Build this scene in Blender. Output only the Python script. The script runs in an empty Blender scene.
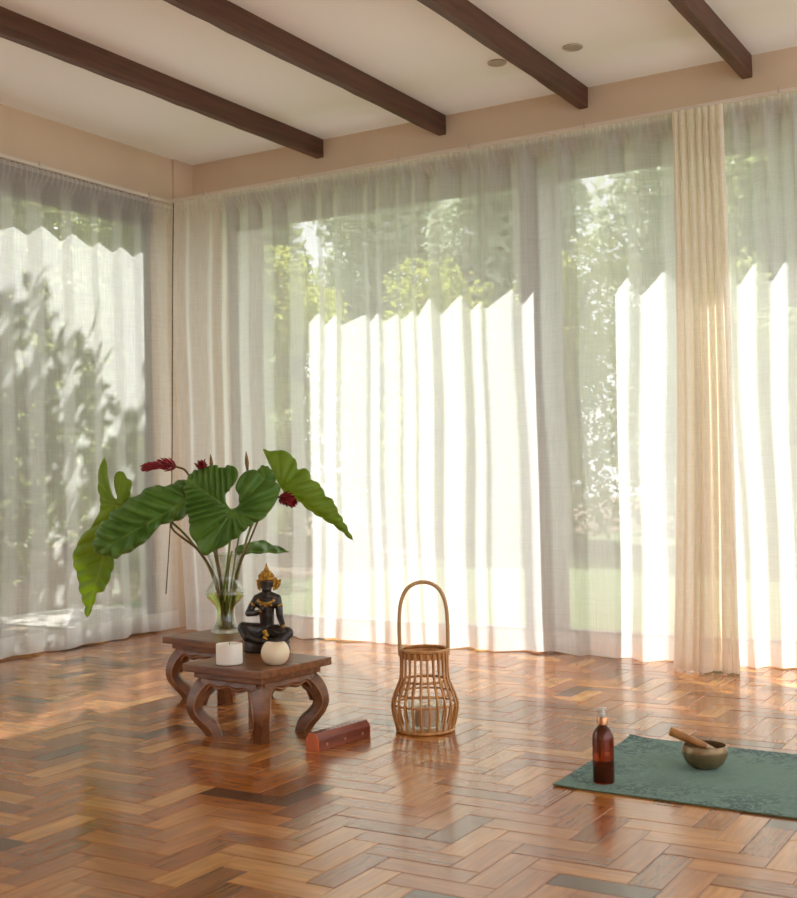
import bpy, bmesh, math, random
from math import sin, cos, pi, radians, sqrt, atan2, exp
from mathutils import Vector, Matrix, noise

random.seed(7)
S = bpy.context.scene
COL = S.collection

# ------------------------------------------------------------------ helpers
class MB:
    """collects geometry and links it as ONE mesh object"""
    def __init__(self):
        self.v = []; self.f = []; self.uv = {}; self.att = {}
    def add(self, verts, faces):
        b = len(self.v)
        self.v.extend([tuple(p) for p in verts])
        self.f.extend([tuple(i + b for i in f) for f in faces])
        return b
    def box(self, x0, y0, z0, x1, y1, z1, bev=0.0, mat=None):
        if bev <= 0:
            vs = [(x, y, z) for z in (z0, z1) for y in (y0, y1) for x in (x0, x1)]
            fs = [(0, 2, 3, 1), (4, 5, 7, 6), (0, 1, 5, 4), (2, 6, 7, 3), (0, 4, 6, 2), (1, 3, 7, 5)]
        else:
            bm = bmesh.new()
            bmesh.ops.create_cube(bm, size=1)
            for v in bm.verts:
                v.co = Vector(((x0 + x1) / 2 + v.co.x * (x1 - x0), (y0 + y1) / 2 + v.co.y * (y1 - y0), (z0 + z1) / 2 + v.co.z * (z1 - z0)))
            bmesh.ops.bevel(bm, geom=list(bm.edges), offset=bev, segments=2, affect='EDGES', profile=0.6)
            bm.verts.index_update()
            vs = [v.co.copy() for v in bm.verts]
            fs = [[v.index for v in f.verts] for f in bm.faces]
            bm.free()
        if mat is not None:
            vs = [mat @ Vector(p) for p in vs]
        self.add(vs, fs)
    def lathe(self, prof, n=40, c=(0, 0, 0), cap0=True, cap1=True, squash=1.0):
        vs = []; fs = []
        for r, z in prof:
            for k in range(n):
                a = 2 * pi * k / n
                vs.append((c[0] + r * cos(a), c[1] + r * sin(a) * squash, c[2] + z))
        m = len(prof)
        for i in range(m - 1):
            for k in range(n):
                k2 = (k + 1) % n
                fs.append((i * n + k, i * n + k2, (i + 1) * n + k2, (i + 1) * n + k))
        if cap0: fs.append(tuple(reversed(range(n))))
        if cap1: fs.append(tuple((m - 1) * n + k for k in range(n)))
        self.add(vs, fs)
    def tube(self, pts, rad, n=10, caps=True, closed=False):
        pts = [Vector(p) for p in pts]
        m = len(pts)
        if not hasattr(rad, '__len__'): rad = [rad] * m
        vs = []; fs = []
        prev = None
        for i, p in enumerate(pts):
            if closed:
                t = (pts[(i + 1) % m] - pts[i - 1]).normalized()
            else:
                t = (pts[min(i + 1, m - 1)] - pts[max(i - 1, 0)]).normalized()
            if prev is None:
                a = Vector((0, 0, 1)) if abs(t.z) < 0.9 else Vector((1, 0, 0))
                u = t.cross(a).normalized()
            else:
                u = (prev - t * prev.dot(t)).normalized()
            w = t.cross(u); prev = u
            for k in range(n):
                a = 2 * pi * k / n
                vs.append(p + (u * cos(a) + w * sin(a)) * rad[i])
        for i in range(m if closed else m - 1):
            i2 = (i + 1) % m
            for k in range(n):
                k2 = (k + 1) % n
                fs.append((i * n + k, i * n + k2, i2 * n + k2, i2 * n + k))
        if caps and not closed:
            fs.append(tuple(reversed(range(n))))
            fs.append(tuple((m - 1) * n + k for k in range(n)))
        self.add(vs, fs)
    def ball(self, c, r, n=16, m=10, sx=1, sy=1, sz=1):
        prof = [(r * sin(pi * i / m), -r * cos(pi * i / m)) for i in range(m + 1)]
        prof[0] = (r * 0.02, -r); prof[-1] = (r * 0.02, r)
        vs = []; fs = []
        for q, z in prof:
            for k in range(n):
                a = 2 * pi * k / n
                vs.append((c[0] + q * cos(a) * sx, c[1] + q * sin(a) * sy, c[2] + z * sz))
        for i in range(m):
            for k in range(n):
                k2 = (k + 1) % n
                fs.append((i * n + k, i * n + k2, (i + 1) * n + k2, (i + 1) * n + k))
        fs.append(tuple(reversed(range(n)))); fs.append(tuple(m * n + k for k in range(n)))
        self.add(vs, fs)
    def prism(self, poly, axis, a, b):
        """poly in the two other axes, extruded from a to b along axis"""
        n = len(poly); vs = []
        for t in (a, b):
            for p, q in poly:
                vs.append({'x': (t, p, q), 'y': (p, t, q), 'z': (p, q, t)}[axis])
        fs = [tuple(range(n)), tuple(reversed(range(n, 2 * n)))]
        for k in range(n):
            k2 = (k + 1) % n
            fs.append((k, k + n, k2 + n, k2))
        self.add(vs, fs)
    def build(self, name, mat, parent=None, smooth=False, loc=None, rz=None, sharp=None):
        me = bpy.data.meshes.new(name)
        me.from_pydata(self.v, [], self.f)
        me.materials.append(mat)
        bm = bmesh.new(); bm.from_mesh(me)
        bmesh.ops.recalc_face_normals(bm, faces=bm.faces)
        bm.to_mesh(me); bm.free()
        if smooth:
            me.polygons.foreach_set('use_smooth', [True] * len(me.polygons))
            if sharp is not None:
                me.set_sharp_from_angle(angle=radians(sharp))
        o = bpy.data.objects.new(name, me)
        COL.objects.link(o)
        if parent is not None: o.parent = parent
        if loc is not None: o.location = loc
        if rz is not None: o.rotation_euler = (0, 0, rz)
        return o

def tag(o, label=None, cat=None, group=None, kind=None):
    if label: o['label'] = label
    if cat: o['category'] = cat
    if group: o['group'] = group
    if kind: o['kind'] = kind
    return o

def empty(name, loc, rz, label, cat, group=None):
    o = bpy.data.objects.new(name, None)
    COL.objects.link(o); o.location = loc; o.rotation_euler = (0, 0, rz)
    o.empty_display_size = 0.1
    return tag(o, label, cat, group)

def copy_tree(o, parent=None):
    c = o.copy(); COL.objects.link(c)
    if parent is not None: c.parent = parent
    for ch in list(o.children): copy_tree(ch, c)
    return c

def spline(pts, n=8, closed=False):
    P = [Vector(p) for p in pts]; m = len(P); out = []
    rng = range(m) if closed else range(m - 1)
    for i in rng:
        p0 = P[(i - 1) % m] if closed or i > 0 else P[0]
        p1 = P[i]; p2 = P[(i + 1) % m]
        p3 = P[(i + 2) % m] if closed or i + 2 < m else P[-1]
        for k in range(n):
            t = k / n
            out.append(0.5 * ((2 * p1) + (p2 - p0) * t + (2 * p0 - 5 * p1 + 4 * p2 - p3) * t * t + (3 * p1 - p0 - 3 * p2 + p3) * t ** 3))
    if not closed: out.append(P[-1].copy())
    return out

# ------------------------------------------------------------------ materials
def srgb(r, g, b):
    f = lambda c: (c / 255) / 12.92 if c / 255 <= 0.04045 else (((c / 255) + 0.055) / 1.055) ** 2.4
    return (f(r), f(g), f(b), 1)

class NT:
    def __init__(self, name):
        self.m = bpy.data.materials.new(name); self.m.use_nodes = True
        self.t = self.m.node_tree; self.t.nodes.clear()
        self.out = self.n('ShaderNodeOutputMaterial')
    def n(self, typ, **kw):
        nd = self.t.nodes.new(typ)
        for k, v in kw.items():
            if k.startswith('i_'):
                key = k[2:].replace('_', ' ')
                nd.inputs[key].default_value = v
            else: setattr(nd, k, v)
        return nd
    def l(self, a, b): self.t.links.new(a, b)
    def surf(self, s): self.l(s, self.out.inputs['Surface'])
    def ramp(self, fac, stops, interp='LINEAR'):
        r = self.n('ShaderNodeValToRGB'); e = r.color_ramp.elements
        r.color_ramp.interpolation = interp
        while len(e) > 1: e.remove(e[-1])
        e[0].position, e[0].color = stops[0]
        for p, c in stops[1:]:
            q = e.new(p); q.color = c
        self.l(fac, r.inputs['Fac']); return r.outputs['Color']
    def math(self, op, a, b=None, clamp=False):
        m = self.n('ShaderNodeMath', operation=op); m.use_clamp = clamp
        for i, x in enumerate((a, b)):
            if x is None: continue
            if isinstance(x, (int, float)): m.inputs[i].default_value = x
            else: self.l(x, m.inputs[i])
        return m.outputs[0]
    def mixc(self, fac, a, b, mode='MIX'):
        m = self.n('ShaderNodeMix', data_type='RGBA', blend_type=mode)
        for key, x in ((0, fac), (6, a), (7, b)):
            if isinstance(x, (int, float, tuple)): m.inputs[key].default_value = x
            else: self.l(x, m.inputs[key])
        return m.outputs[2]
    def coord(self, kind='Object', scale=(1, 1, 1)):
        c = self.n('ShaderNodeTexCoord'); mp = self.n('ShaderNodeMapping')
        mp.inputs['Scale'].default_value = scale
        self.l(c.outputs[kind], mp.inputs['Vector']); return mp.outputs['Vector']
    def noise(self, vec, scale, detail=4, rough=0.55):
        x = self.n('ShaderNodeTexNoise'); x.inputs['Scale'].default_value = scale
        x.inputs['Detail'].default_value = detail; x.inputs['Roughness'].default_value = rough
        if vec is not None: self.l(vec, x.inputs['Vector'])
        return x.outputs['Fac']
    def bump(self, h, strength=0.3, dist=0.01):
        b = self.n('ShaderNodeBump'); b.inputs['Strength'].default_value = strength
        b.inputs['Distance'].default_value = dist; self.l(h, b.inputs['Height']); return b.outputs['Normal']
    def pbr(self, color, rough=0.5, metal=0.0, normal=None, **kw):
        p = self.n('ShaderNodeBsdfPrincipled')
        for key, x in (('Base Color', color), ('Roughness', rough), ('Metallic', metal)):
            if isinstance(x, (int, float, tuple)): p.inputs[key].default_value = x
            else: self.l(x, p.inputs[key])
        if normal is not None: self.l(normal, p.inputs['Normal'])
        for k, v in kw.items():
            p.inputs[k.replace('_', ' ')].default_value = v
        return p

def simple(name, c0, c1, scale=8, rough=0.5, metal=0.0, stretch=(1, 1, 1), bump=0.0, **kw):
    n = NT(name); v = n.coord('Object', stretch); f = n.noise(v, scale)
    col = n.ramp(f, [(0.3, c0), (0.7, c1)])
    p = n.pbr(col, rough, metal, n.bump(f, bump) if bump else None, **kw)
    n.surf(p.outputs[0]); return n.m

def mat_fabric(name, col, t, through=0.55):
    """thin woven cloth: part open weave, part thread that scatters both ways"""
    n = NT(name)
    g = n.n('ShaderNodeNewGeometry')
    d = n.n('ShaderNodeVectorMath', operation='DOT_PRODUCT')
    n.l(g.outputs['Normal'], d.inputs[0]); n.l(g.outputs['Incoming'], d.inputs[1])
    c = n.math('POWER', n.math('MAXIMUM', n.math('ABSOLUTE', d.outputs['Value']), 0.06), 0.5)
    v = n.coord('Object', (1, 1, 1))
    wv = n.noise(n.coord('Object', (60, 60, 2.5)), 3.0, 2)
    wh = n.noise(n.coord('Object', (2, 2, 160)), 3.0, 2)
    w = n.math('ADD', n.math('MULTIPLY', n.math('SUBTRACT', wv, 0.5), 0.22), n.math('MULTIPLY', n.math('SUBTRACT', wh, 0.5), 0.22))
    base = n.math('ADD', w, t, True)
    tr = n.math('POWER', base, n.math('DIVIDE', 1.0, c))
    op = n.math('SUBTRACT', 1.0, tr, True)
    dif = n.n('ShaderNodeBsdfDiffuse'); dif.inputs['Color'].default_value = col
    tl = n.n('ShaderNodeBsdfTranslucent'); tl.inputs['Color'].default_value = col
    m1 = n.n('ShaderNodeMixShader'); m1.inputs[0].default_value = through
    n.l(dif.outputs[0], m1.inputs[1]); n.l(tl.outputs[0], m1.inputs[2])
    tp = n.n('ShaderNodeBsdfTransparent')
    m2 = n.n('ShaderNodeMixShader'); n.l(op, m2.inputs[0])
    n.l(tp.outputs[0], m2.inputs[1]); n.l(m1.outputs[0], m2.inputs[2])
    n.surf(m2.outputs[0]); return n.m

def mat_clear(name, tint=(0.97, 0.985, 0.98, 1), refl=1.0, rough=0.02):
    n = NT(name)
    tp = n.n('ShaderNodeBsdfTransparent'); tp.inputs[0].default_value = tint
    gl = n.n('ShaderNodeBsdfGlossy'); gl.inputs['Roughness'].default_value = rough
    lw = n.n('ShaderNodeLayerWeight'); lw.inputs['Blend'].default_value = 0.5
    fr = n.math('ADD', n.math('MULTIPLY', n.math('POWER', lw.outputs['Facing'], 4.0), 0.55), 0.035)
    m = n.n('ShaderNodeMixShader'); n.l(n.math('MULTIPLY', fr, refl, True), m.inputs[0])
    n.l(tp.outputs[0], m.inputs[1]); n.l(gl.outputs[0], m.inputs[2]); n.surf(m.outputs[0]); return n.m

def mat_leaf(name, dark, light, glow, tw=0.35, rough=0.35, veins=False):
    n = NT(name)
    v = n.coord('Object'); f = n.noise(v, 9, 3)
    col = n.ramp(f, [(0.3, dark), (0.72, light)])
    if veins:
        a = n.n('ShaderNodeAttribute', attribute_name='vein')
        col = n.mixc(n.math('MULTIPLY', a.outputs['Fac'], 0.55), col, glow)
    p = n.pbr(col, rough); p.inputs['Specular IOR Level'].default_value = 0.4
    tl = n.n('ShaderNodeBsdfTranslucent')
    n.l(n.mixc(0.6, col, glow), tl.inputs[0])
    m = n.n('ShaderNodeMixShader'); m.inputs[0].default_value = tw
    n.l(p.outputs[0], m.inputs[1]); n.l(tl.outputs[0], m.inputs[2]); n.surf(m.outputs[0]); return n.m

def mat_floor():
    n = NT('parquet')
    a = n.n('ShaderNodeAttribute', attribute_name='tone')
    sep = n.n('ShaderNodeSeparateColor'); n.l(a.outputs['Color'], sep.inputs[0])
    uv = n.n('ShaderNodeUVMap', uv_map='block')
    mp = n.n('ShaderNodeMapping'); mp.inputs['Scale'].default_value = (2.2, 26, 1); n.l(uv.outputs[0], mp.inputs[0])
    g = n.noise(mp.outputs[0], 3.0, 6, 0.6)
    mp2 = n.n('ShaderNodeMapping'); mp2.inputs['Scale'].default_value = (1.2, 5, 1); n.l(uv.outputs[0], mp2.inputs[0])
    g2 = n.noise(mp2.outputs[0], 3.0, 3, 0.5)
    base = n.ramp(sep.outputs[0], [(0.0, srgb(96, 62, 36)), (0.026, srgb(110, 70, 40)), (0.045, srgb(156, 92, 42)), (0.35, srgb(184, 112, 50)), (0.6, srgb(198, 128, 62)), (0.85, srgb(212, 146, 76)), (1.0, srgb(224, 166, 96))])
    col = n.mixc(0.75, base, n.ramp(g, [(0.25, (0.40, 0.33, 0.26, 1)), (0.68, (0.98, 0.95, 0.9, 1))]), 'MULTIPLY')
    col = n.mixc(0.6, col, n.ramp(g2, [(0.3, (0.6, 0.52, 0.46, 1)), (0.7, (1.12, 1.08, 1.02, 1))]), 'MULTIPLY')
    rough = n.math('ADD', n.math('MULTIPLY', g, 0.12), 0.17)
    p = n.pbr(col, rough, 0, n.bump(g, 0.12, 0.002))
    p.inputs['Coat Weight'].default_value = 0.35; p.inputs['Coat Roughness'].default_value = 0.12
    p.inputs['Specular IOR Level'].default_value = 0.5
    n.surf(p.outputs[0]); return n.m

def mat_wood(name, c0, c1, stretch=(3, 30, 30), rough=0.35, coat=0.2, bump=0.25):
    n = NT(name); v = n.coord('Object', stretch); f = n.noise(v, 2.0, 6, 0.6)
    col = n.ramp(f, [(0.3, c0), (0.7, c1)])
    p = n.pbr(col, rough, 0, n.bump(f, bump, 0.003)); p.inputs['Coat Weight'].default_value = coat
    p.inputs['Coat Roughness'].default_value = 0.2
    n.surf(p.outputs[0]); return n.m

def mat_mat():
    n = NT('mat_suede'); v = n.coord('Object')
    # leafy scroll print that fills the border and fades towards the middle
    w = n.noise(v, 9, 2); vo = n.n('ShaderNodeTexVoronoi', feature='DISTANCE_TO_EDGE'); vo.inputs['Scale'].default_value = 26
    vm = n.n('ShaderNodeVectorMath', operation='ADD'); n.l(v, vm.inputs[0])
    nz = n.n('ShaderNodeTexNoise'); nz.inputs['Scale'].default_value = 14; nz.inputs['Detail'].default_value = 3; n.l(v, nz.inputs['Vector'])
    sc = n.n('ShaderNodeVectorMath', operation='SCALE'); sc.inputs['Scale'].default_value = 0.22; n.l(nz.outputs['Color'], sc.inputs[0])
    n.l(sc.outputs[0], vm.inputs[1]); n.l(vm.outputs[0], vo.inputs['Vector'])
    pat = n.math('LESS_THAN', vo.outputs['Distance'], 0.14)
    patch = n.math('GREATER_THAN', n.noise(v, 5.0, 4, 0.7), 0.5)
    s = n.n('ShaderNodeSeparateXYZ'); n.l(v, s.inputs[0])
    dy = n.math('SUBTRACT', 0.33, n.math('ABSOLUTE', s.outputs[1]))
    dx = s.outputs[0]
    e = n.math('MINIMUM', dx, dy)
    border = n.math('SUBTRACT', 1.0, n.math('MULTIPLY', e, 4.2), True)
    fac = n.math('MULTIPLY', n.math('MULTIPLY', pat, n.math('ADD', n.math('MULTIPLY', patch, 0.6), 0.4)), n.math('ADD', n.math('MULTIPLY', border, 0.95), 0.18))
    f = n.noise(v, 60, 3)
    base = n.mixc(f, srgb(80, 118, 102), srgb(98, 136, 118))
    col = n.mixc(fac, base, srgb(30, 72, 70))
    p = n.pbr(col, 0.9, 0, n.bump(f, 0.25, 0.002)); p.inputs['Sheen Weight'].default_value = 0.15
    n.surf(p.outputs[0]); return n.m

M = {}
M['wall'] = simple('wall_paint', srgb(210, 188, 162), srgb(217, 195, 169), 3, 0.85)
M['ceiling'] = simple('ceiling_paint', srgb(246, 247, 247), srgb(249, 249, 249), 2, 0.9)
M['beam'] = mat_wood('beam_wood', srgb(70, 44, 30), srgb(104, 68, 48), (30, 1.5, 30), 0.55, 0.0)
M['floor'] = mat_floor()
M['gap'] = simple('parquet_joint', srgb(58, 36, 22), srgb(70, 44, 28), 20, 0.7)
M['ext'] = simple('outside_render', srgb(150, 144, 134), srgb(162, 156, 146), 4, 0.9)
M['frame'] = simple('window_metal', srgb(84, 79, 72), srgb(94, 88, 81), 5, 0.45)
M['glass'] = mat_clear('window_glass', (0.96, 0.98, 0.97, 1), 0.5)
M['sheer'] = mat_fabric('sheer_voile', srgb(248, 247, 245), 0.38)
M['sheerleft'] = mat_fabric('sheer_voile_thin', srgb(248, 247, 245), 0.50)
M['hem'] = mat_fabric('sheer_hem', srgb(246, 244, 240), 0.34)
M['linen'] = mat_fabric('gathered_voile', srgb(246, 236, 220), 0.16, 0.36)
M['track'] = simple('track_white', srgb(214, 204, 190), srgb(222, 212, 198), 6, 0.4)
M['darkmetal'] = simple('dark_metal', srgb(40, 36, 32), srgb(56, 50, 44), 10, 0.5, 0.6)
M['downlight'] = simple('downlight_grey', srgb(186, 176, 164), srgb(196, 186, 172), 30, 0.6)
M['lens'] = simple('downlight_lens', srgb(172, 162, 150), srgb(182, 172, 160), 30, 0.3)
M['table'] = mat_wood('dark_teak', srgb(92, 54, 28), srgb(148, 94, 52), (4, 26, 26), 0.4, 0.1)
M['tablex'] = mat_wood('dark_teak_sides', srgb(86, 52, 30), srgb(144, 92, 54), (7, 7, 14), 0.38, 0.15)
M['tedge'] = mat_wood('pale_teak_edge', srgb(136, 92, 58), srgb(176, 126, 84), (9, 9, 9), 0.4, 0.2)  # lighter brown than the table, for the carved beads
M['candle'] = simple('white_wax', srgb(240, 237, 226), srgb(246, 243, 234), 6, 0.45, Subsurface_Weight=0.25, Subsurface_Scale=0.02)
M['cream'] = simple('cream_wax', srgb(240, 226, 194), srgb(246, 234, 206), 6, 0.4, Subsurface_Weight=0.3, Subsurface_Scale=0.02)
M['wick'] = simple('wick_cotton', srgb(60, 52, 44), srgb(84, 74, 62), 40, 0.9)
M['pink'] = simple('pink_wax', srgb(226, 184, 160), srgb(238, 202, 180), 10, 0.5)
M['stone'] = simple('black_resin', srgb(20, 16, 14), srgb(52, 42, 35), 60, 0.28, bump=0.25)
M['gold'] = simple('antique_gold', srgb(84, 50, 16), srgb(232, 180, 80), 170, 0.34, 0.85, bump=0.4)
M['cane'] = mat_wood('cane', srgb(176, 120, 62), srgb(216, 164, 100), (20, 20, 4), 0.4, 0.25, 0.15)
M['caneh'] = mat_wood('cane_handle', srgb(178, 136, 88), srgb(206, 166, 116), (14, 14, 6), 0.45, 0.15, 0.15)
M['jar'] = mat_clear('jar_glass', (0.94, 0.97, 0.95, 1), 1.0)
M['vase'] = mat_clear('vase_glass', (0.94, 0.965, 0.94, 1), 2.0)
def mat_water():
    n = NT('vase_water')
    g = n.n('ShaderNodeBsdfRefraction'); g.inputs['Color'].default_value = (0.86, 0.91, 0.52, 1)
    g.inputs['IOR'].default_value = 1.12; g.inputs['Roughness'].default_value = 0.0
    tp = n.n('ShaderNodeBsdfTransparent'); tp.inputs[0].default_value = (0.86, 0.91, 0.56, 1)
    m = n.n('ShaderNodeMixShader'); m.inputs[0].default_value = 0.6
    n.l(tp.outputs[0], m.inputs[1]); n.l(g.outputs[0], m.inputs[2]); n.surf(m.outputs[0]); return n.m
M['water'] = mat_water()
M['leaf'] = mat_leaf('philodendron_leaf', srgb(74, 118, 42), srgb(126, 168, 80), srgb(178, 208, 110), 0.40, 0.36, True)
M['leaf2'] = mat_leaf('backlit_leaf', srgb(116, 152, 48), srgb(154, 184, 70), srgb(200, 214, 92), 0.5, 0.38, True)  # paler green for backlit leaves, window light put into the colour
M['stem'] = simple('green_stem', srgb(104, 122, 52), srgb(150, 156, 80), 14, 0.45)
M['stemd'] = simple('brown_stem', srgb(98, 78, 44), srgb(136, 112, 66), 14, 0.5)
M['red'] = simple('ginger_red', srgb(104, 12, 22), srgb(160, 24, 38), 60, 0.45)
M['bract'] = simple('dry_bract', srgb(126, 92, 52), srgb(166, 128, 78), 30, 0.7)
M['box'] = mat_wood('incense_wood', srgb(98, 42, 26), srgb(146, 70, 44), (24, 4, 24), 0.4, 0.3)
M['boxend'] = mat_wood('incense_wood_end', srgb(196, 98, 56), srgb(218, 120, 72), (10, 10, 10), 0.5, 0.1)
M['inlay'] = simple('brass_inlay', srgb(150, 116, 82), srgb(186, 148, 108), 40, 0.4, 0.4)
M['mat'] = mat_mat()
M['matback'] = simple('mat_rubber', srgb(88, 96, 68), srgb(104, 112, 80), 40, 0.9)
M['bronze'] = simple('bowl_bronze', srgb(128, 106, 76), srgb(158, 134, 100), 30, 0.34, 0.6, bump=0.05)
M['mallet'] = mat_wood('mallet_wood', srgb(148, 94, 42), srgb(190, 132, 70), (18, 18, 5), 0.5, 0.1)
M['suede'] = simple('mallet_pale_end', srgb(176, 150, 118), srgb(200, 176, 142), 50, 0.8)
M['amber'] = simple('amber_plastic', srgb(142, 54, 18), srgb(152, 60, 22), 4, 0.05, Transmission_Weight=0.85)
M['liquid'] = simple('dark_liquid', srgb(34, 12, 6), srgb(44, 16, 8), 4, 0.1)
M['copper'] = simple('copper_collar', srgb(196, 140, 100), srgb(216, 160, 120), 20, 0.25, 0.9)
M['capclear'] = mat_clear('clear_cap', (0.9, 0.9, 0.9, 1), 2.5, 0.15)
M['white'] = simple('pump_white', srgb(226, 222, 216), srgb(236, 232, 226), 10, 0.4)
M['pave'] = simple('terrace_stone', srgb(172, 164, 156), srgb(186, 178, 170), 5, 0.9)
M['lawn'] = simple('lawn_grass', srgb(84, 104, 58), srgb(110, 128, 78), 14, 0.9)
M['litter'] = simple('leaf_litter', srgb(96, 80, 62), srgb(136, 116, 94), 9, 0.95)
M['tl1'] = mat_leaf('tree_leaf_dark', srgb(112, 130, 100), srgb(160, 174, 136), srgb(200, 206, 128), 0.5, 0.5)
M['tl2'] = mat_leaf('tree_leaf_bright', srgb(148, 162, 88), srgb(192, 200, 120), srgb(220, 220, 120), 0.5, 0.5)
M['tl3'] = mat_leaf('tree_leaf_grey', srgb(178, 190, 172), srgb(212, 220, 202), srgb(220, 226, 190), 0.5, 0.6)  # paled beyond natural leaf colour, garden haze put into the tone
M['bark'] = simple('bark', srgb(84, 70, 58), srgb(122, 106, 90), 12, 0.9, stretch=(4, 4, 1))

# ------------------------------------------------------------------ camera (fitted to the room's vanishing points)
R = Matrix(((0.85877465, 0.02953141, 0.51150171), (0.5119532, -0.01000378, -0.85895509), (-0.0202492, 0.99951379, -0.02370969)))
CAMP = Vector((4.64519, -5.15478, 0.85)); FPX = 1185.768
cd = bpy.data.cameras.new('camera'); co = bpy.data.objects.new('camera', cd); COL.objects.link(co)
cd.sensor_fit = 'HORIZONTAL'; cd.sensor_width = 36; cd.lens = 36 * FPX / 797
cd.dof.use_dof = True; cd.dof.focus_distance = 4.2; cd.dof.aperture_fstop = 6.3
cd.clip_start = 0.05; cd.clip_end = 300
co.matrix_world = Matrix.Translation(CAMP) @ R.to_4x4()
S.camera = co

def ray(px, py): return R @ Vector(((px - 398.5) / FPX, -(py - 449) / FPX, -1))
def on_z(px, py, z=0.0):
    r = ray(px, py); return CAMP + r * ((z - CAMP.z) / r.z)
def on_y(px, py, y=0.0):
    r = ray(px, py); return CAMP + r * ((y - CAMP.y) / r.y)
def at_depth(px, py, D): return CAMP + ray(px, py) * D

# ------------------------------------------------------------------ the setting
H = 2.746          # ceiling
XW, YW = -0.02, 0.31   # inner faces of left and back wall
XE, YE = 7.0, -7.0
HEAD = 2.35; HL = 2.33

# parquet: herringbone blocks 225 x 75 mm, laid square to the walls
W = 0.075; L = 3
mb = MB(); uvs = []; tones = []
rnd = random.Random(11)
def block(x0, y0, x1, y1, along_x):
    g = 0.0007; b = 0.0012; dz = rnd.uniform(-0.0004, 0.0004)
    tx, ty = rnd.gauss(0, 0.0022), rnd.gauss(0, 0.0022)
    cx, cy = (x0 + x1) / 2, (y0 + y1) / 2
    z = lambda x, y: dz + (x - cx) * tx + (y - cy) * ty
    c = [(x0 + g, y0 + g), (x1 - g, y0 + g), (x1 - g, y1 - g), (x0 + g, y1 - g)]
    t = [(x0 + g + b, y0 + g + b), (x1 - g - b, y0 + g + b), (x1 - g - b, y1 - g - b), (x0 + g + b, y1 - g - b)]
    vs = [(x, y, z(x, y) - 0.0012) for x, y in c] + [(x, y, z(x, y)) for x, y in t]
    fs = [(4, 5, 6, 7), (0, 1, 5, 4), (1, 2, 6, 5), (2, 3, 7, 6), (3, 0, 4, 7)]
    mb.add(vs, fs)
    ou, ov = rnd.uniform(0, 50), rnd.uniform(0, 50)
    tone = rnd.random()
    tone = tone if rnd.random() > 0.02 else 0.02
    for f in fs:
        for i in f:
            x, y = vs[i][0] - cx, vs[i][1] - cy
            uvs.append((x + ou, y + ov) if along_x else (y + ou, x + ov)); tones.append(tone)
X0, X1, Y0, Y1 = XW - 0.15, XE, YE, YW + 0.14
for nn in range(-110, 140):
    for mm in range(-40, 40):
        hx, hy = nn + 6 * mm, nn
        for (a0, b0, a1, b1, ax) in ((hx, hy, hx + 3, hy + 1, True), (hx + 3, hy - 2, hx + 4, hy + 1, False)):
            x0, x1 = a0 * W + 0.02, a1 * W + 0.02
            y0, y1 = -b1 * W - 1.0, -b0 * W - 1.0
            x0, x1 = max(x0, X0), min(x1, X1); y0, y1 = max(y0, Y0), min(y1, Y1)
            if x1 - x0 > 0.01 and y1 - y0 > 0.01:
                block(x0, y0, x1, y1, ax)
me = bpy.data.meshes.new('floor'); me.from_pydata(mb.v, [], mb.f)
me.materials.append(M['floor']); me.materials.append(M['gap'])
ul = me.uv_layers.new(name='block'); ul.data.foreach_set('uv', [c for p in uvs for c in p])
ca = me.color_attributes.new('tone', 'FLOAT_COLOR', 'CORNER')
ca.data.foreach_set('color', [c for t in tones for c in (t, t, t, 1)])
bm = bmesh.new(); bm.from_mesh(me)
q = [bm.verts.new(p) for p in ((X0, Y0, -0.002), (X1, Y0, -0.002), (X1, Y1, -0.002), (X0, Y1, -0.002))]
f = bm.faces.new(q); f.material_index = 1
q2 = [bm.verts.new(p) for p in ((X0, Y0, -0.08), (X1, Y0, -0.08), (X1, Y1, -0.08), (X0, Y1, -0.08))]
bm.faces.new(q2[::-1]).material_index = 1
for k in range(4):
    bm.faces.new((q[k], q2[k], q2[(k + 1) % 4], q[(k + 1) % 4])).material_index = 1
bm.to_mesh(me); bm.free()
fo = bpy.data.objects.new('floor', me); COL.objects.link(fo); fo['kind'] = 'structure'

def struct(name, mat, fn, parent=None, smooth=False):
    b = MB(); fn(b); o = b.build(name, mat, parent, smooth)
    if parent is None: o['kind'] = 'structure'
    return o

struct('ceiling', M['ceiling'], lambda b: b.box(-0.10, YE, H, XE, YW + 0.15, H + 0.12))
def wl(b):
    b.box(-0.10, YE, 2.48, XW, YW, H); b.box(-0.10, -0.03, -0.08, XW, YW, 2.48); b.box(-0.10, YE, -0.08, XW, -5.2, 2.48)
struct('wall_left', M['wall'], wl)
def wb(b):
    b.box(-0.10, YW, 2.53, XE, YW + 0.15, H); b.box(-0.10, YW, -0.08, 0.2, YW + 0.15, 2.53); b.box(5.2, YW, -0.08, XE, YW + 0.15, 2.53)
struct('wall_back', M['wall'], wb)
struct('wall_front', M['ceiling'], lambda b: b.box(-0.10, YE - 0.15, -0.08, XE, YE, H))
struct('trim_shade_back', M['frame'], lambda b: b.box(0.2, YW + 0.004, HEAD, 5.2, YW + 0.15, 2.53))  # dark strip over the wall band above the window, shade put into its colour
struct('trim_shade_left', M['frame'], lambda b: b.box(-0.10, -5.2, HL, XW - 0.004, -0.03, 2.48))  # same on the left: the band's shade put in as a dark strip
struct('trim_1', M['wall'], lambda b: b.box(XW, 0.14, 2.2, XW + 0.012, YW, H))
struct('wall_shade_fin', M['ext'], lambda b: b.box(-0.24, YW + 0.15, -0.1, -0.12, 1.15, 3.75))  # added outside wall, placed and sized to shade the back curtain's left part

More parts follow.
